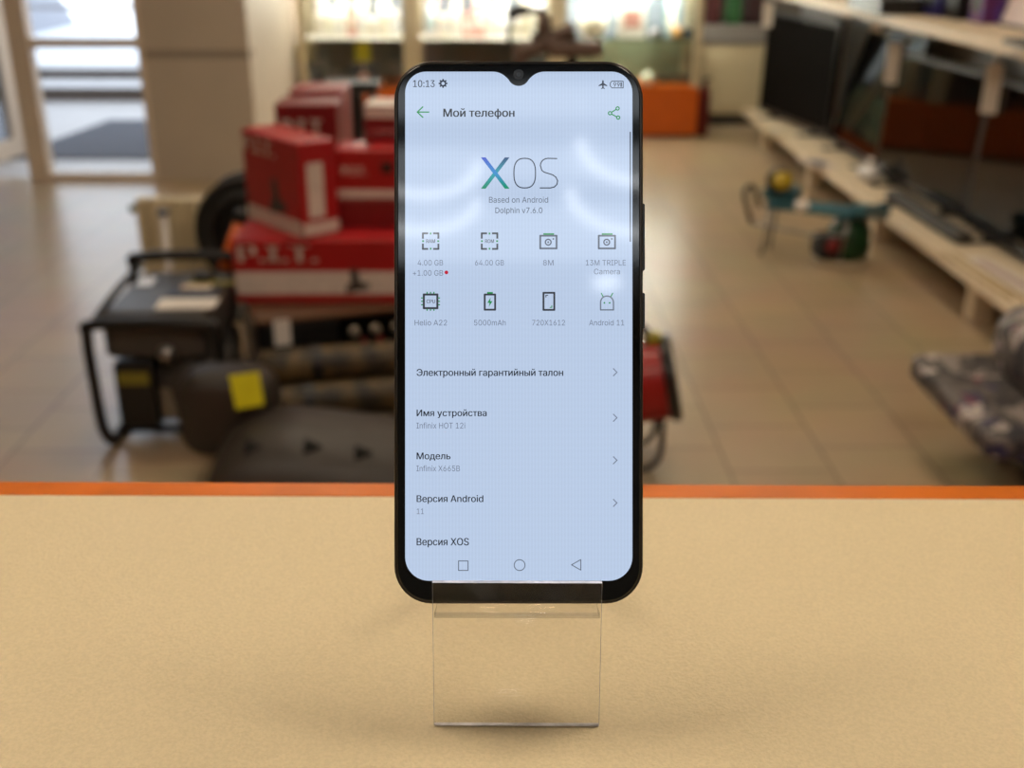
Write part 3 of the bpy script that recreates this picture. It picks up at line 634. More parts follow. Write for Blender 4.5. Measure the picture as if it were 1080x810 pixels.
tv((2.03, 5.78), (2.09, 4.74), .62, 'wide television reflecting an orange band, second from the near end', .05, .0, (-.16, .04))
tv((2.07, 4.68), (2.09, 3.60), .62, 'nearest television on the lower shelf, cut by the picture edge', .05, .0, (-.14, .06))
# things lying on the lower shelf
rod = thing('wooden_rod', 'long thin yellowish wooden strip lying on the near lower shelf', 'strip', (0, 0, 0)); a, b = pz(994, 268, .21), pz(1066, 316, .21)
for nm, dx in (('strip', 0), ('rail', .05)): obj(nm, MB().cyl((a.x + dx, a.y, .2125), (b.x + dx, b.y, .2125), .006), mat('straw_wood', (176, 146, 84), .5, stretch=(1, 1, 1)), rod)
o = thing('paper_sheet', 'pale printed sheet lying beside the wooden strip', 'paper', ((a.x + b.x) / 2 + .12, (a.y + b.y) / 2, .207), .1); obj('sheet', MB().box(-.05, .05, -.25, .25, 0, .002), paper, o); obj('print_block', MB().box(-.02, .02, -.2, .2, .0021, .0026), mat('pink_print', (190, 160, 150), .6), o)
p = pz(915, 192, .21); o = thing('plastic_bag', 'crumpled whitish plastic bag on the shelf between televisions', 'bag', (p.x, p.y, .207)); 
def bag(u, v):
    t, f_ = u * 2 * PI, v * PI; rr = .07 * (1 + .18 * math.sin(5 * t + 3 * f_) + .12 * math.sin(9 * t)); return Vector((rr * .7 * math.sin(f_) * math.cos(t), rr * 1.2 * math.sin(f_) * math.sin(t), .05 - .05 * math.cos(f_)))
obj('bag_body', MB().grid(28, 14, bag), mat('bag_film', (214, 212, 212), .25), o); obj('bag_knot', MB().lathe([(.0, .0), (.012, .0), (.02, .03), (.0, .035)], (0, 0, .098)), paper, o)
p = pz(1000, 210, .22); o = thing('headphones', 'dark headphones leaning before the orange reflecting television', 'headphones', (p.x - .12, p.y + .55, .207))
obj('headband', MB().tube([(0, -.09, .05), (0, -.085, .13), (0, 0, .19), (0, .085, .13), (0, .09, .05)], .01), black, o)
for s in (-1, 1): obj('ear_cup', MB().lathe([(0, 0), (.045, .0), (.05, .015), (.04, .035), (0, .04)], (0, s * .09 - (.02 if s > 0 else -.02), .052), (0, s, 0)), blackm, o)
p = pz(1010, 232, .21); o = thing('soundbar', 'dark grey soundbar lying in front of the second near television', 'soundbar', (p.x - .15, p.y, .207), -PI / 2 + .03); obj('bar_body', MB().box(-.42, .42, -.035, .035, 0, .05, .012), greyp, o); obj('bar_grille', MB().box(-.38, .38, -.0385, -.0352, .01, .04), blackm, o)
p = pz(965, 215, .21); o = thing('remote_control', 'black remote control lying crosswise near the shelf front', 'remote control', (p.x - .10, p.y - .0, .207), .5); obj('remote_body', MB().box(-.09, .09, -.02, .02, 0, .016, .005), black, o); obj('remote_keys', MB().box(-.06, .06, -.012, .012, .0161, .018), greyp, o)
p = pz(862, 172, .21); o = thing('booklet', 'pale booklet lying on the far lower shelf', 'booklet', (p.x, p.y, .207), .2); obj('cover', MB().box(-.07, .07, -.13, .13, 0, .006), whitep, o); obj('cover_print', MB().box(-.04, .04, -.08, .06, .0061, .0066), dk[1], o)
p = pz(830, 140, .21); o = thing('booklet', 'cream card lying before the farthest television', 'booklet', (p.x - .07, p.y, .207), .1); obj('cover', MB().box(-.06, .06, -.12, .12, 0, .005), cream, o); obj('cover_print', MB().box(-.03, .03, -.06, .06, .0051, .0056), whitep, o)
# goods on the upper shelf
TZ = 1.0655
def upper(name, px, py, w, d, h, m, label, cat, rz=0):
    p = pz(px, py, TZ); o = thing(name, label, cat, (p.x + .12, p.y, TZ), rz); obj('body', MB().box(-d / 2, d / 2, -w / 2, w / 2, 0, h, .006), m, o); obj('front_label', MB().box(-d / 2 - .002, -d / 2 - .0003, -w * .3, w * .3, h * .25, h * .75), m if h < .1 else dk[0], o); return o
upper('set_top_box', 905, 12, .5, .2, .07, black, 'low black set-top box at the far end of the upper shelf', 'electronics')
upper('blue_case', 962, 16, .26, .12, .16, mat('deep_blue', (34, 30, 96), .45), 'deep blue case on the upper shelf', 'case')
upper('dark_speaker', 988, 20, .16, .14, .2, black, 'small dark speaker between blue case and purple pack', 'speaker')
upper('purple_pack', 1010, 24, .14, .1, .18, mat('purple_red_pack', (128, 44, 92), .45, var=.4, scale=14, rgb2=(70, 50, 130)), 'purple and red pack on the upper shelf', 'pack')
for (px, py, lb) in ((1042, 30, 'pale tablet propped up on the upper shelf, first from the purple pack'), (1082, 42, 'pale tablet propped up at the right picture edge of the upper shelf')):
    p = pz(px, py, TZ); o = thing('tablet', lb, 'tablet', (p.x + .1, p.y, TZ), 0, 'tablets on the upper shelf')
    fn = lambda u, v, d: Vector((d + v * .3, u, v + .001))
    obj('tablet_body', MB().prism([(-.14, 0), (.14, 0), (.14, .22), (-.14, .22)], 0, .012, fn), blackm, o); obj('tablet_screen', MB().prism([(-.125, .015), (.125, .015), (.125, .205), (-.125, .205)], -.0015, 0, fn), mat('pale_card', (205, 188, 188), .5), o)
    obj('prop', MB().box(.05, .09, -.02, .02, 0, .1), blackm, o)
upper('keyboard', 1066, 52, .42, .12, .02, greyp, 'flat dark keyboard lying near the upper shelf front edge', 'keyboard')

# ------------------------------------------------------------------ radiator
RY = 4.3; p0 = py_(140, 210, RY); p1 = py_(232, 208, RY)
rd = thing('radiator', 'small cream ribbed radiator standing before the beige wall', 'radiator', (p0.x, RY, 0)); w = p1.x - p0.x; n = 7
for i in range(n):
    x = w * (i + .5) / n; obj('radiator_section', MB().box(x - w / n * .46, x + w / n * .46, 0, .075, .02, p0.z, .012).box(x - w / n * .3, x + w / n * .3, -.012, .0, .05, p0.z - .06, .005), cream, rd)
obj('manifold', MB().cyl((-.0, .04, .06), (w, .04, .06), .02).cyl((0, .04, p0.z - .05), (w, .04, p0.z - .05), .02), cream, rd)
obj('valve', MB().cyl((-.03, .04, p0.z - .05), (.0, .04, p0.z - .05), .016), mat('brass_green', (112, 112, 54), .4, metal=.4), rd)
for x in (.04, w - .04): obj('foot', MB().box(x - .02, x + .02, .0, .08, 0, .03), greyp, rd)
# tall narrow white tag board between radiator and generator
p = py_(176, 290, 3.62); o = thing('white_pole', 'slim pale grey pole standing behind the generator tank', 'pole', (p.x, 3.62, 0)); q = py_(172, 226, 3.62)
obj('pole_shaft', MB().cyl((0, 0, .01), (q.x - p.x, 0, q.z), .013), mat('grey_pole', (214, 208, 202), .4), o); obj('pole_foot', MB().cyl((0, 0, 0), (0, 0, .012), .04), blackm, o); obj('pole_cap', MB().cyl((q.x - p.x, 0, q.z), (q.x - p.x, 0, q.z + .012), .02), greyp, o)

# ------------------------------------------------------------------ generator
gx0, gx1, gy0, gy1 = -1.17, -.80, 2.96, 3.43
gn = thing('generator', 'black petrol generator in a tube frame left of the red boxes', 'generator', (gx0, gy0, 0)); GW, GD = gx1 - gx0, gy1 - gy0
for y in (0.0, GD):
    zt = .385 if y == 0 else .45
    obj('frame_tube', MB().tube([(.03, y, .014), (.005, y, .06), (0, y, .2), (0, y, zt - .04), (.03, y, zt), (GW - .03, y, zt), (GW, y, zt - .04), (GW, y, .06), (GW - .03, y, .014)], .017, 10), black, gn)
obj('frame_tube', MB().tube([(.03, 0, .014), (.03, GD, .014)], .0145), black, gn); obj('frame_tube', MB().tube([(GW - .03, 0, .014), (GW - .03, GD, .014)], .0145), black, gn)
obj('frame_tube', MB().tube([(0, 0, .36), (.01, GD * .5, .40), (.02, GD, .42)], .013), black, gn)
obj('cross_bar', MB().tube([(.03, .06, .03), (GW - .03, .06, .03)], .012), black, gn); obj('cross_bar', MB().tube([(.03, GD - .06, .03), (GW - .03, GD - .06, .03)], .012), black, gn)
tk = MB().box(.035, GW - .03, .02, GD - .03, .27, .412, .022, 3)
obj('fuel_tank', tk, greyp, gn); obj('fuel_cap', MB().lathe([(0, 0), (.032, 0), (.036, .012), (.03, .024), (0, .026)], (.26, .34, .412)), black, gn)
obj('air_filter', MB().box(.045, .165, .03, .16, .045, .255, .014, 3), black, gn); obj('yellow_label', MB().box(.06, .15, .0288, .0299, .185, .225), mat('label_yellow', (126, 116, 34), .5), gn)
obj('engine_block', MB().box(.14, .34, .10, .35, .04, .29, .03, 3), greyp, gn)
rc = obj('recoil_starter', MB().lathe([(0, -.05), (.03, -.05), (.05, -.045), (.105, -.03), (.12, 0), (.12, .03), (.1, .04)], (.27, .09, .165), (0, 1, 0)), greyp, gn)
for k in range(10):
    a = k * 2 * PI / 10; obj('cooling_fin', MB().box(.052, .1, -.006, .006, -.006, .002, M=Matrix.Translation((.27, .055, .165)) @ Matrix.Rotation(PI / 2, 4, 'X') @ Matrix.Rotation(a, 4, 'Z')), blackm, rc)
obj('oil_cap', MB().lathe([(0, 0), (.022, 0), (.028, .014), (.02, .03), (0, .034)], (.215, .03, .285), (0, -1, .3)), steel, gn)
obj('carburettor', MB().box(.165, .215, .05, .12, .06, .17, .01), steel, gn)
obj('alternator', MB().lathe([(0, 0), (.09, 0), (.1, .02), (.1, .11), (.08, .13), (0, .13)], (.225, .26, .15), (1, 0, 0)), greyp, gn)
obj('exhaust', MB().box(.18, .335, .36, .45, .08, .24, .03, 3), blackm, gn)
# papers and stickers on the tank
o = tag(obj('manual_sheet', MB().box(-.085, .085, -.045, .045, 0, .004), paper, None, (gx0 + .27, gy0 + .10, .4125)), 'white paper slip lying on the front of the generator tank', 'paper'); o.rotation_euler = (0, 0, .06)
o = tag(obj('instruction_leaflet', MB().box(-.07, .07, -.03, .03, 0, .003), mat('dark_blue_print', (34, 46, 66), .5), None, (gx0 + .26, gy0 + .20, .4125)), 'dark blue leaflet behind the white slip on the generator tank', 'leaflet')
o = tag(obj('warning_card', MB().box(-.045, .045, -.02, .02, 0, .003), mat('orange_cream_print', (206, 160, 110), .5, var=.2, rgb2=(220, 210, 190)), None, (gx0 + .255, gy0 + .262, .4125)), 'orange and cream card behind the blue leaflet on the tank', 'card')
o = tag(obj('warning_card', MB().box(-.07, .07, -.018, .018, 0, .003), mat('olive_print', (128, 120, 50), .5), None, (gx0 + .29, gy0 + .305, .4125)), 'olive yellow card at the rear of the generator tank', 'card')
o = tag(obj('foil_sticker', MB().box(-.025, .025, -.04, .04, 0, .002), mat('silver_foil', (220, 222, 226), .25), None, (gx0 + .085, gy0 + .32, .4125)), 'bright silver sticker on the left rear of the tank', 'sticker')

# ------------------------------------------------------------------ black oven under the boxes
o1, o2 = pz(235, 338, .33), pz(415, 320, .33); ao = math.atan2(o2.y - o1.y, o2.x - o1.x)
OX, OY = math.cos(ao), math.sin(ao)
ov = thing('oven', 'black freestanding appliance with round knobs under the red boxes', 'oven', (o1.x + .10, o1.y, 0), ao); OW, OD, OZ = .98, .56, .33
obj('oven_body', MB().box(0, OW, 0.012, OD, .02, OZ - .016, .006), black, ov); obj('top_plate', MB().box(-.006, OW + .006, -.012, OD, OZ - .015, OZ, .004, 1), mat('brown_glass_top', (92, 66, 48), .15, var=.06), ov)
obj('control_panel', MB().box(.25, OW - .01, .004, .0118, .20, .305), mat('gloss_black', (8, 8, 8), .12, var=0), ov)
for k in range(6): obj('knob', MB().lathe([(0, .024), (.012, .024), (.015, .0), (.018, 0)], (.30 + k * .068, .004, .262), (0, -1, 0), 16), mat('knob_silver', (150, 138, 122), .35, metal=.5), ov)
for k in range(2): obj('knob', MB().lathe([(0, .01), (.010, .01), (.012, 0)], (.33 + k * .05, .004, .225), (0, -1, 0), 12), redd, ov)
obj('door', MB().box(.01, .25, .002, .0118, .04, .30, .004, 1).box(.25, OW - .01, .002, .0118, .04, .195, .004, 1), black, ov)
obj('price_tag', MB().box(.05, .10, -.0155, -.0125, OZ - .085, OZ - .002), paper, ov)
for (x, y) in ((.04, .06), (OW - .04, .06), (.04, OD - .06), (OW - .04, OD - .06)): obj('foot', MB().cyl((x, y, 0), (x, y, .022), .02), blackm, ov)
# mottled rolled cases in front of the oven
k = 0
for (dx, dy, z, lb) in ((.0, -.29, .0, 'lowest row front'), (.02, -.175, .0, 'lowest row back'), (.03, -.238, .092, 'middle row front'), (.0, -.123, .092, 'middle row back'), (.05, -.18, .184, 'topmost')):
    q = Vector((o1.x + .075 + dx, o1.y + dy + .02, z + .0525))
    r_ = thing('rolled_case', 'mottled brown rolled rod case lying before the oven, ' + lb + ' of the heap', 'rod case', (q.x, q.y, z), ao * .7, 'rolled rod cases')
    L_ = .72; obj('roll', MB().lathe([(0, 0), (.035, .0), (.051, .012), (.052, .1), (.05, L_ * .5), (.052, L_ - .1), (.05, L_ - .012), (.034, L_), (0, L_)], (0, 0, .0525), (1, 0, 0), 20), tan, r_)
    for x in (.16, .5): obj('strap', MB().lathe([(.0523, 0), (.054, .004), (.054, .03), (.0523, .034)], (x, 0, .0545), (1, 0, 0), 20), black, r_)
# charcoal plastic housing in front
hx0, hx1, hy0, hy1 = -.76, -.02, 2.40, 2.79
hs = thing('plastic_housing', 'dark grey moulded plastic housing with three holes before the rod cases', 'housing', ((hx0 + hx1) / 2, (hy0 + hy1) / 2, 0)); HX, HY = (hx1 - hx0) / 2, (hy1 - hy0) / 2
def hz(u, v):
    x, y = u * 2 - 1, v * 2 - 1
    top = .25 - .055 * max(0, x + .35) - .06 * max(0, -y - .1)
    e = max(0, 1 - abs(x) ** 5) * max(0, 1 - abs(y) ** 5)
    return top * (e ** .42)
def hfn(u, v):
    return Vector(((u * 2 - 1) * HX, (v * 2 - 1) * HY, hz(u, v) + .001))
hm = mat('brown_grey_plastic', (45, 38, 32), .5, var=.1, scale=10)
obj('shell', MB().grid(44, 30, hfn), hm, hs)
obj('rim', MB().tube([(-HX, -HY, .012), (HX, -HY, .012), (HX, HY, .012), (-HX, HY, .012)], .011, 8, True, 1), hm, hs)
for px in (275, 335, 386):
    # where the view ray meets the shell, a black cap; the hole's inner shade is put into its colour
    c = py_(px, 478, 2.60); u = (c.x - hs.location.x) / (2 * HX) + .5; v = .26
    b_ = hfn(u, v)
    obj('vent_hole_cap', MB().lathe([(0, .004), (.02, .006), (.03, .002), (.032, -.01)], b_ + Vector((0, -.002, .002)), (0, -.6, .8), 3), mat('hole_shade', (10, 9, 8), .9, var=0), hs)
def sup(c, r, e1=.55, e2=.55):
    sg = lambda t, e: math.copysign(abs(t) ** e, t)
    def fn(u, v):
        a, f_ = u * 2 * PI, (v - .5) * PI
        return Vector((c[0] + r[0] * sg(math.cos(f_), e1) * sg(math.cos(a), e2), c[1] + r[1] * sg(math.cos(f_), e1) * sg(math.sin(a), e2), c[2] + r[2] * sg(math.sin(f_), e1)))
    return MB().grid(36, 18, fn)
lc = py_(243, 428, 2.74) - hs.location
obj('side_cover', sup((lc.x, lc.y, lc.z - .01), (.135, .085, .125)), hm, hs)
na, nb, nc, nd = py_(241, 396, 2.655), py_(273, 392, 2.655), py_(279, 427, 2.63), py_(249, 432, 2.63)
nm_ = MB(); q = [nm_.bm.verts.new(v - na) for v in (na, nb, nc, nd)]; nm_.bm.faces.new(q)
bmesh.ops.subdivide_edges(nm_.bm, edges=nm_.bm.edges[:], cuts=3, use_grid_fill=True)
note = tag(obj('yellow_note', nm_, yellow, None, na), 'bright yellow square note stuck on the dark grey plastic housing', 'note')
sm = note.modifiers.new('thick', 'SOLIDIFY'); sm.thickness = .0008; sm.offset = 1

# ------------------------------------------------------------------ red tool boxes
def red_box(p, w, d, h, rz, label, word=None, wx=(.1, .5), wz=(.65, .9), band=(.18, .45), m=red, group='red tool boxes', side=None, tool=True, lid=None, extra=None):
    o = thing('tool_box', label, 'box', p, rz, group)
    obj('carton', MB().box(0, w, 0, d, 0, h, .004, 1), m, o)
    if lid: obj('lid_panel', MB().box(.003, w - .003, .003, d - .003, h, h + .003), lid, o)
    if band: obj('white_band', MB().box(.004, w - .004, -.0014, -.0003, h * band[0], h * band[1]), whitep, o)
    if word:
        mb = MB(); put_text(mb, word, lambda x, z: Vector((x, -.0018, z)), w * wx[0], w * wx[1], h * wz[0], h * wz[1], .008); obj('lettering', mb, whitep, o)
    if tool:
        mb = MB().prism([(.0, .0), (.32, .05), (.34, .12), (.2, .14), (.17, .32), (.07, .3), (.08, .12), (0, .09)], -.003, -.0016, lambda u_, v_, dd: Vector((w * .45 + u_ * h * 1.1, dd, h * .16 + v_ * h * 1.25))); obj('tool_picture', mb, greyp, o)
    if side:
        mb = MB().box(w + .0003, w + .0014, d * .2, d * .62, h * .2, h * .78); obj('side_panel_print', mb, whitep, o)
        obj('side_band', MB().box(w + .0003, w + .0014, .004, d - .004, h * .02, h * .15), whitep, o)
    if extra: extra(o, w, d, h)
    return o
lb = pz(245, 320, .33); BZ = .3305
long_ = red_box((lb.x + .012, lb.y + .005, BZ), .78, .42, .205, .0, 'long flat red box with white band, lowest on the black oven', 'P.I.T.', (.03, .34), (.66, .92), (.14, .50))
bz2 = BZ + .206
c1 = pz(320, 252, bz2); c0 = pz(262, 229, bz2); c2 = pz(348, 243, bz2)
w_ = (c1 - c0).length; a_ = math.atan2(c1.y - c0.y, c1.x - c0.x)
red_box((c0.x, c0.y, bz2 + .0005), w_, .135, .295, a_, 'upright red box set at an angle, left on the long box', 'P.I.T.', (.05, .6), (.78, .94), (.0, .17), side=True)
hold = lambda o, w, d, h: (obj('handle', MB().tube([(w * .3, d * .5, h), (w * .33, d * .5, h + .035), (w * .67, d * .5, h + .035), (w * .7, d * .5, h)], .009), redd, o), obj('latch', MB().box(w * .45, w * .55, -.006, 0, h * .55, h * .75), black, o))
e0 = pz(350, 238, bz2)
red_box((e0.x + .015, e0.y - .02, bz2 + .0005), .34, .16, .09, -.06, 'flat dark red box on the long box, under the handled one', None, band=None, m=redd, tool=False)
red_box((e0.x + .02, e0.y - .015, bz2 + .091), .34, .15, .16, -.06, 'red case with handle and white band beside the phone', 'P.I.T.', (.08, .3), (.5, .66), (.04, .2), tool=False, extra=hold)
e2 = py_(386, 156, e0.y + .16)
red_box((e2.x, e0.y + .14, bz2 + .0005), .2, .16, .36, -.04, 'red box with a pale top behind the handled case', None, band=(.9, .98), m=redd, tool=False, lid=whitep)
b0 = py_(292, 150, 3.86)
red_box((b0.x, 3.86, 0.0005), .215, .18, py_(300, 110, 3.86).z, 0.02, 'tall red box standing behind the angled one', 'P.I.T.', (.12, .8), (.86, .94), (.0, .1), tool=False, m=redd)
b1 = py_(305, 100, 4.12)
red_box((b1.x, 4.12, 0.0005), .2, .2, py_(320, 95, 4.12).z, 0, 'pale red tall box farthest back in the stack', None, band=(.0, .2), m=mat('faded_red', (150, 62, 62), .5), tool=False)

# ------------------------------------------------------------------ black coil and orange tool beside the stack
cl = py_(264, 245, 4.1)
tb = thing('hose_reel', 'black coiled hose reel standing left of the red boxes', 'hose reel', (cl.x, 4.1, 0))
rz_ = .235; zc = cl.z
for k, (rr, yy) in enumerate(((.185, 0), (.165, .045), (.185, .09), (.14, -.035))):
    obj('hose_turn', MB().tube([(rr * math.cos(a), yy, zc + rr * math.sin(a) * 1.05) for a in [2 * PI * q / 20 for q in range(20)]], .026, 10, True, 2), blackm, tb)
obj('reel_drum', MB().cyl((0, -.02, zc), (0, .10, zc), .13, n=32), black, tb)
obj('reel_stand', MB().box(-.1, .1, -.03, .11, 0, .02).box(-.02, .02, .1, .12, .0, zc), black, tb)
p0, p1 = py_(252, 236, 3.80), py_(238, 280, 3.74)
og = thing('orange_tool', 'slim orange tool leaning on the black hose reel', 'tool', (p1.x, p1.y, 0)); q0, q1 = p0 - og.location, p1 - og.location; hd = (q0 - q1)
obj('orange_body', MB().cyl(tuple(q1 - hd * .1), tuple(q0), .026, .02, 16), mat('tool_orange', (206, 92, 20), .4), og)
obj('black_shaft', MB().tube([(q1.x - .03, q1.y, .0), tuple(q1 - hd * .1)], .014), black, og); obj('black_grip', MB().cyl(tuple(q0), tuple(q0 + hd * .35), .022, .026, 16), black, og)

# black stool farther back with thin legs, before the orange base
sp_ = py_(372, 90, 5.6); so = thing('folding_stool', 'black folding stool before the orange base of the left display case', 'stool', (sp_.x, 5.6, 0)); zs = sp_.z
obj('seat', MB().box(-.15, .13, -.1, .1, zs - .03, zs + .02, .012), blackm, so)
for (x0, x1) in ((-.12, .1), (.1, -.1)):
    for y in (-.08, .08): obj('leg', MB().cyl((x0, y, zs - .03), (x1, y, 0), .011, n=10), black, so)
obj('cross_strut', MB().cyl((0, -.08, zs * .5), (0, .08, zs * .5), .01), black, so)
obj('hanging_bag', MB().box(-.06, .05, -.06, .06, zs - .33, zs - .03, .03, 3), black, so)

# ------------------------------------------------------------------ brown exercise machine behind the phone
ey = 5.2; h0 = py_(548, 13, ey); h1 = py_(575, 16, ey); ex = thing('exercise_bike', 'brown and black exercise bike standing behind the phone', 'exercise bike', (py_(590, 60, ey).x, ey, 0))
O = ex.location
def R3(px, py, Y=ey): return py_(px, py, Y) - O
obj('handlebar', MB().tube([R3(536, 18), R3(543, 12), R3(556, 11), R3(574, 14), R3(578, 30), R3(576, 44)], .016), black, ex)
obj('grip', MB().tube([R3(537, 16), R3(545, 12), R3(556, 10)], .026), blackm, ex)
obj('stem', MB().tube([R3(572, 12), R3(572, 46)], .028), mat('brown_frame', (96, 76, 66), .45), ex)
obj('main_tube', MB().tube([R3(606, 30), R3(560, 52), R3(548, 66), (-.1, 0, .3)], .034), mat('brown_frame', (96, 76, 66), .45), ex)
obj('saddle', MB().box(-.06, .2, -.07, .07, R3(600, 50).z - .04, R3(600, 50).z + .03, .025, 3), mat('brown_frame', (96, 76, 66), .45), ex)
obj('seat_post', MB().tube([(.06, 0, R3(600, 50).z - .03), (.0, 0, .3)], .024), black, ex)
obj('cable', MB().tube([R3(545, 14), R3(537, 40), R3(552, 60), R3(575, 52)], .008), black, ex)
obj('lower_stay', MB().tube([R3(560, 40), R3(590, 36), R3(612, 52), R3(604, 66), (.05, .0, .3)], .02), black, ex)
obj('flywheel', MB().lathe([(0, -.03), (.2, -.03), (.22, -.01), (.22, .01), (.2, .03), (0, .03)], (0, 0, .28), (0, 1, 0), 36), black, ex)
for x in (-.3, .32): obj('foot_bar', MB().tube([(x, -.22, .022), (x, .22, .022)], .022), black, ex)
obj('base_rail', MB().tube([(-.3, 0, .03), (.32, 0, .03)], .02), black, ex)

# ------------------------------------------------------------------ red heat cannon right of the phone
hc = py_(709, 398, 2.85); ht = thing('heat_cannon', 'red barrel heat cannon with black rim on the floor right of the phone', 'heater', (hc.x - .17, 2.85, 0))
C0 = hc - ht.location; ax = Vector((.972, -.10, .21)).normalized()
P = lambda t: C0 + ax * t
Rr = .118
redh = mat('heater_red', (150, 18, 16), .38, var=.06)
obj('barrel', MB().lathe([(Rr * .93, -.34), (Rr * .97, -.32), (Rr * .97, -.02), (Rr * .99, -.005), (Rr * .9, -.004), (Rr * .9, -.32)], C0, ax, 40), redh, ht)
obj('front_rim', MB().lathe([(Rr * .9, -.02), (Rr * 1.0, -.022), (Rr * 1.07, -.012), (Rr * 1.07, .008), (Rr * .92, .012), (Rr * .88, 0)], C0, ax, 40), black, ht)
gr = MB()
for q in (.2, .45, .7, .9):
    gr.lathe([(Rr * q, -.006), (Rr * q + .003, -.004), (Rr * q + .003, .002), (Rr * q, .0)], C0, ax, 32)
obj('grille', gr, blackm, ht)
obj('burner_disc', MB().lathe([(0, -.10), (Rr * .6, -.10), (Rr * .62, -.06), (0, -.06)], C0, ax, 24), blackm, ht)
up_ = (Vector((0, 0, 1)) - ax * ax.z).normalized()
obj('handle', MB().tube([P(-.24) + up_ * Rr, P(-.23) + up_ * (Rr + .05), P(-.07) + up_ * (Rr + .05), P(-.05) + up_ * Rr], .012), greyp, ht)
obj('switch', MB().box(-.02, .02, -.02, .02, 0, .03, .006, M=Matrix.Translation(P(-.035) + up_ * (Rr - .005))), mat('switch_yellow', (150, 142, 40), .5), ht)
for s in (-1, 1):
    obj('stand_tube', MB().tube([P(-.27) - up_ * .1 + Vector((0, s * .05, 0)), (P(-.2).x, s * .07 , .05), (P(-.2).x + .02, s * .08, .012), (P(-.02).x - .06, s * .08, .012), (P(-.02).x - .015, s * .07, .05), P(-.05) - up_ * .108 + Vector((0, s * .04, 0))], .009), black, ht)

# ------------------------------------------------------------------ teal saw table and green engine by the shelf
ta, tb_ = pz(815, 213, .25), pz(936, 226, .26)
v_ = tb_ - ta; an = math.atan2(v_.y, v_.x); TL = v_.length
ts = thing('tile_cutter', 'teal bench tile cutter with yellow knob on thin tube legs', 'tile cutter', (ta.x, ta.y, 0), an)
obj('bed', MB().box(-.02, TL * .72, -.05, .09, .225, .26, .01), teal, ts); obj('head', MB().box(-.05, .11, -.03, .1, .26, .32, .02, 3), teal, ts)
obj('motor', MB().lathe([(0, 0), (.05, 0), (.06, .01), (.06, .06), (.04, .075), (0, .075)], (.02, .02, .345), (.2, -1, .3), 20), blackm, ts)
obj('yellow_knob', MB().lathe([(0, 0), (.038, 0), (.046, .02), (.04, .04), (0, .045)], (.045, -.03, .35), (.2, -.7, .7), 18), mat('knob_yellow', (176, 150, 20), .4), ts)
obj('end_fence', MB().box(TL * .70, TL * 1.0, -.02, .06, .235, .285, .008).box(TL * .82, TL * 1.02, -.03, -.022, .28, .30), teal, ts)
obj('steel_stop', MB().box(TL * .84, TL * 1.0, -.0245, -.021, .255, .262).box(TL * .84, TL * 1.0, -.0245, -.021, .27, .277), steel, ts)
obj('round_cap', MB().lathe([(0, .012), (.03, .012), (.034, 0), (.0, 0)], (.155, -.055, .262), (0, -.6, .8), 18), paper, ts)
obj('side_handle', MB().tube([(-.08, -.05, .16), (-.13, -.03, .28), (-.12, .05, .30), (-.08, .06, .2)], .012), greyp, ts)
for x in (.0, TL * .7):
    for y in (-.03, .07): obj('leg', MB().cyl((x, y, .228), (x - .02, y * 1.3, 0), .009, n=10), steel, ts)
obj('leg_brace', MB().tube([(-.09, -.045, .15), (TL * .4, -.045, .13), (TL * .7, -.045, .15)], .009), steel, ts)
ge = pz(884, 275, .0); en = thing('chainsaw_engine', 'green and black small petrol engine on a pale round base, before the teal cutter', 'engine', (ge.x, ge.y - .02, 0), .15)
obj('base_ring', MB().lathe([(.085, 0), (.125, 0), (.13, .012), (.12, .024), (.085, .024)], (0, 0, 0), n=32), mat('pale_base', (176, 160, 132), .5), en)
obj('base_disc', MB().cyl((0, 0, .0), (0, 0, .018), .088, n=28), greyp, en)
obj('engine_cover', MB().lathe([(0, .0), (.085, .0), (.10, .03), (.098, .12), (.07, .165), (.03, .18), (0, .182)], (.03, 0, .03)), green, en)
obj('engine_block', MB().box(-.13, .0, -.07, .06, .03, .14, .02, 3), blackm, en)
obj('red_starter', MB().lathe([(0, 0), (.03, 0), (.036, .01), (.02, .03), (0, .032)], (-.08, -.068, .1), (0, -1, 0), 16), redd, en)
obj('pull_handle', MB().tube([(-.03, -.04, .14), (.0, -.05, .22), (.07, -.02, .235), (.1, .0, .16)], .010), black, en)

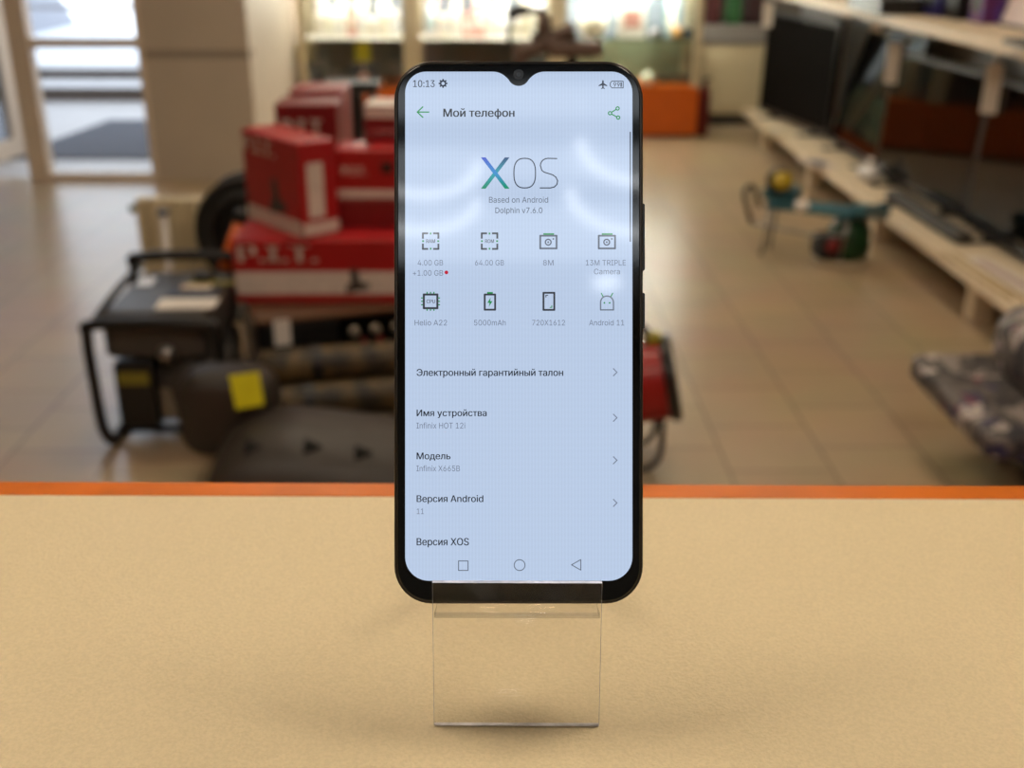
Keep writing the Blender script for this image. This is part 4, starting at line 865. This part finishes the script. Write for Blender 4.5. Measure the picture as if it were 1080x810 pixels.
# ------------------------------------------------------------------ patterned padded seat at the right
def graffiti():
    m = bpy.data.materials.new('graffiti_fabric'); m.use_nodes = True; nt = m.node_tree; n = nt.nodes; b = n['Principled BSDF']
    tc = n.new('ShaderNodeTexCoord'); nz = n.new('ShaderNodeTexNoise'); nz.inputs['Scale'].default_value = 9; nz.inputs['Detail'].default_value = 3
    mxv = n.new('ShaderNodeMixRGB'); mxv.inputs[0].default_value = .2
    vo = n.new('ShaderNodeTexVoronoi'); vo.inputs['Scale'].default_value = 26
    nt.links.new(tc.outputs['Object'], nz.inputs[0]); nt.links.new(tc.outputs['Object'], mxv.inputs[1]); nt.links.new(nz.outputs['Color'], mxv.inputs[2]); nt.links.new(mxv.outputs[0], vo.inputs[0])
    sp = n.new('ShaderNodeSeparateColor'); nt.links.new(vo.outputs['Color'], sp.inputs[0])
    cr = n.new('ShaderNodeValToRGB'); cr.color_ramp.interpolation = 'CONSTANT'; e = cr.color_ramp.elements
    cols = [(0, (58, 52, 50)), (.2, (96, 88, 84)), (.36, (40, 38, 46)), (.5, (140, 130, 124)), (.62, (74, 68, 66)), (.72, (44, 42, 78)), (.79, (178, 166, 160)), (.88, (112, 40, 62)), (.92, (88, 80, 76))]
    e[0].color = (*lin(cols[0][1]), 1); e[1].position = cols[1][0]; e[1].color = (*lin(cols[1][1]), 1)
    for p_, c in cols[2:]: q = e.new(p_); q.color = (*lin(c), 1)
    nt.links.new(sp.outputs[0], cr.inputs[0]); nt.links.new(cr.outputs[0], b.inputs['Base Color']); b.inputs['Roughness'].default_value = .55
    return m
gf = graffiti()
ch = thing('padded_seat', 'padded seat with grey graffiti pattern on a black base, right picture edge', 'seat', (1.55, 2.62, 0))
def slab(x0, x1, y0, y1, z0, z1, ee=(.35, .35)):
    def fn(u, v):
        # closed superellipsoid surface
        a, f_ = u * 2 * PI, (v - .5) * PI
        sg = lambda t, e: math.copysign(abs(t) ** e, t)
        e1, e2 = ee
        return Vector(((x0 + x1) / 2 + (x1 - x0) / 2 * sg(math.cos(f_), e1) * sg(math.cos(a), e2), (y0 + y1) / 2 + (y1 - y0) / 2 * sg(math.cos(f_), e1) * sg(math.sin(a), e2), (z0 + z1) / 2 + (z1 - z0) / 2 * sg(math.sin(f_), e1)))
    return MB().grid(48, 20, fn)
obj('seat_cushion', slab(-.34, .35, -.25, .34, .22, .30, (.3, .12)), gf, ch)
obj('side_bolster', slab(-.17, .40, -.2, .30, .26, .50, (.6, .5)), gf, ch)
obj('back_pad', slab(.15, .42, -.3, .34, .28, .72), gf, ch)
obj('base_frame', MB().box(-.10, .36, -.24, .26, .06, .20, .02, 3), blackm, ch)
for (x, y) in ((-.07, -.2), (-.07, .22), (.32, -.2), (.32, .22)): obj('caster', MB().cyl((x - .015, y, .032), (x + .015, y, .032), .032), black, ch)
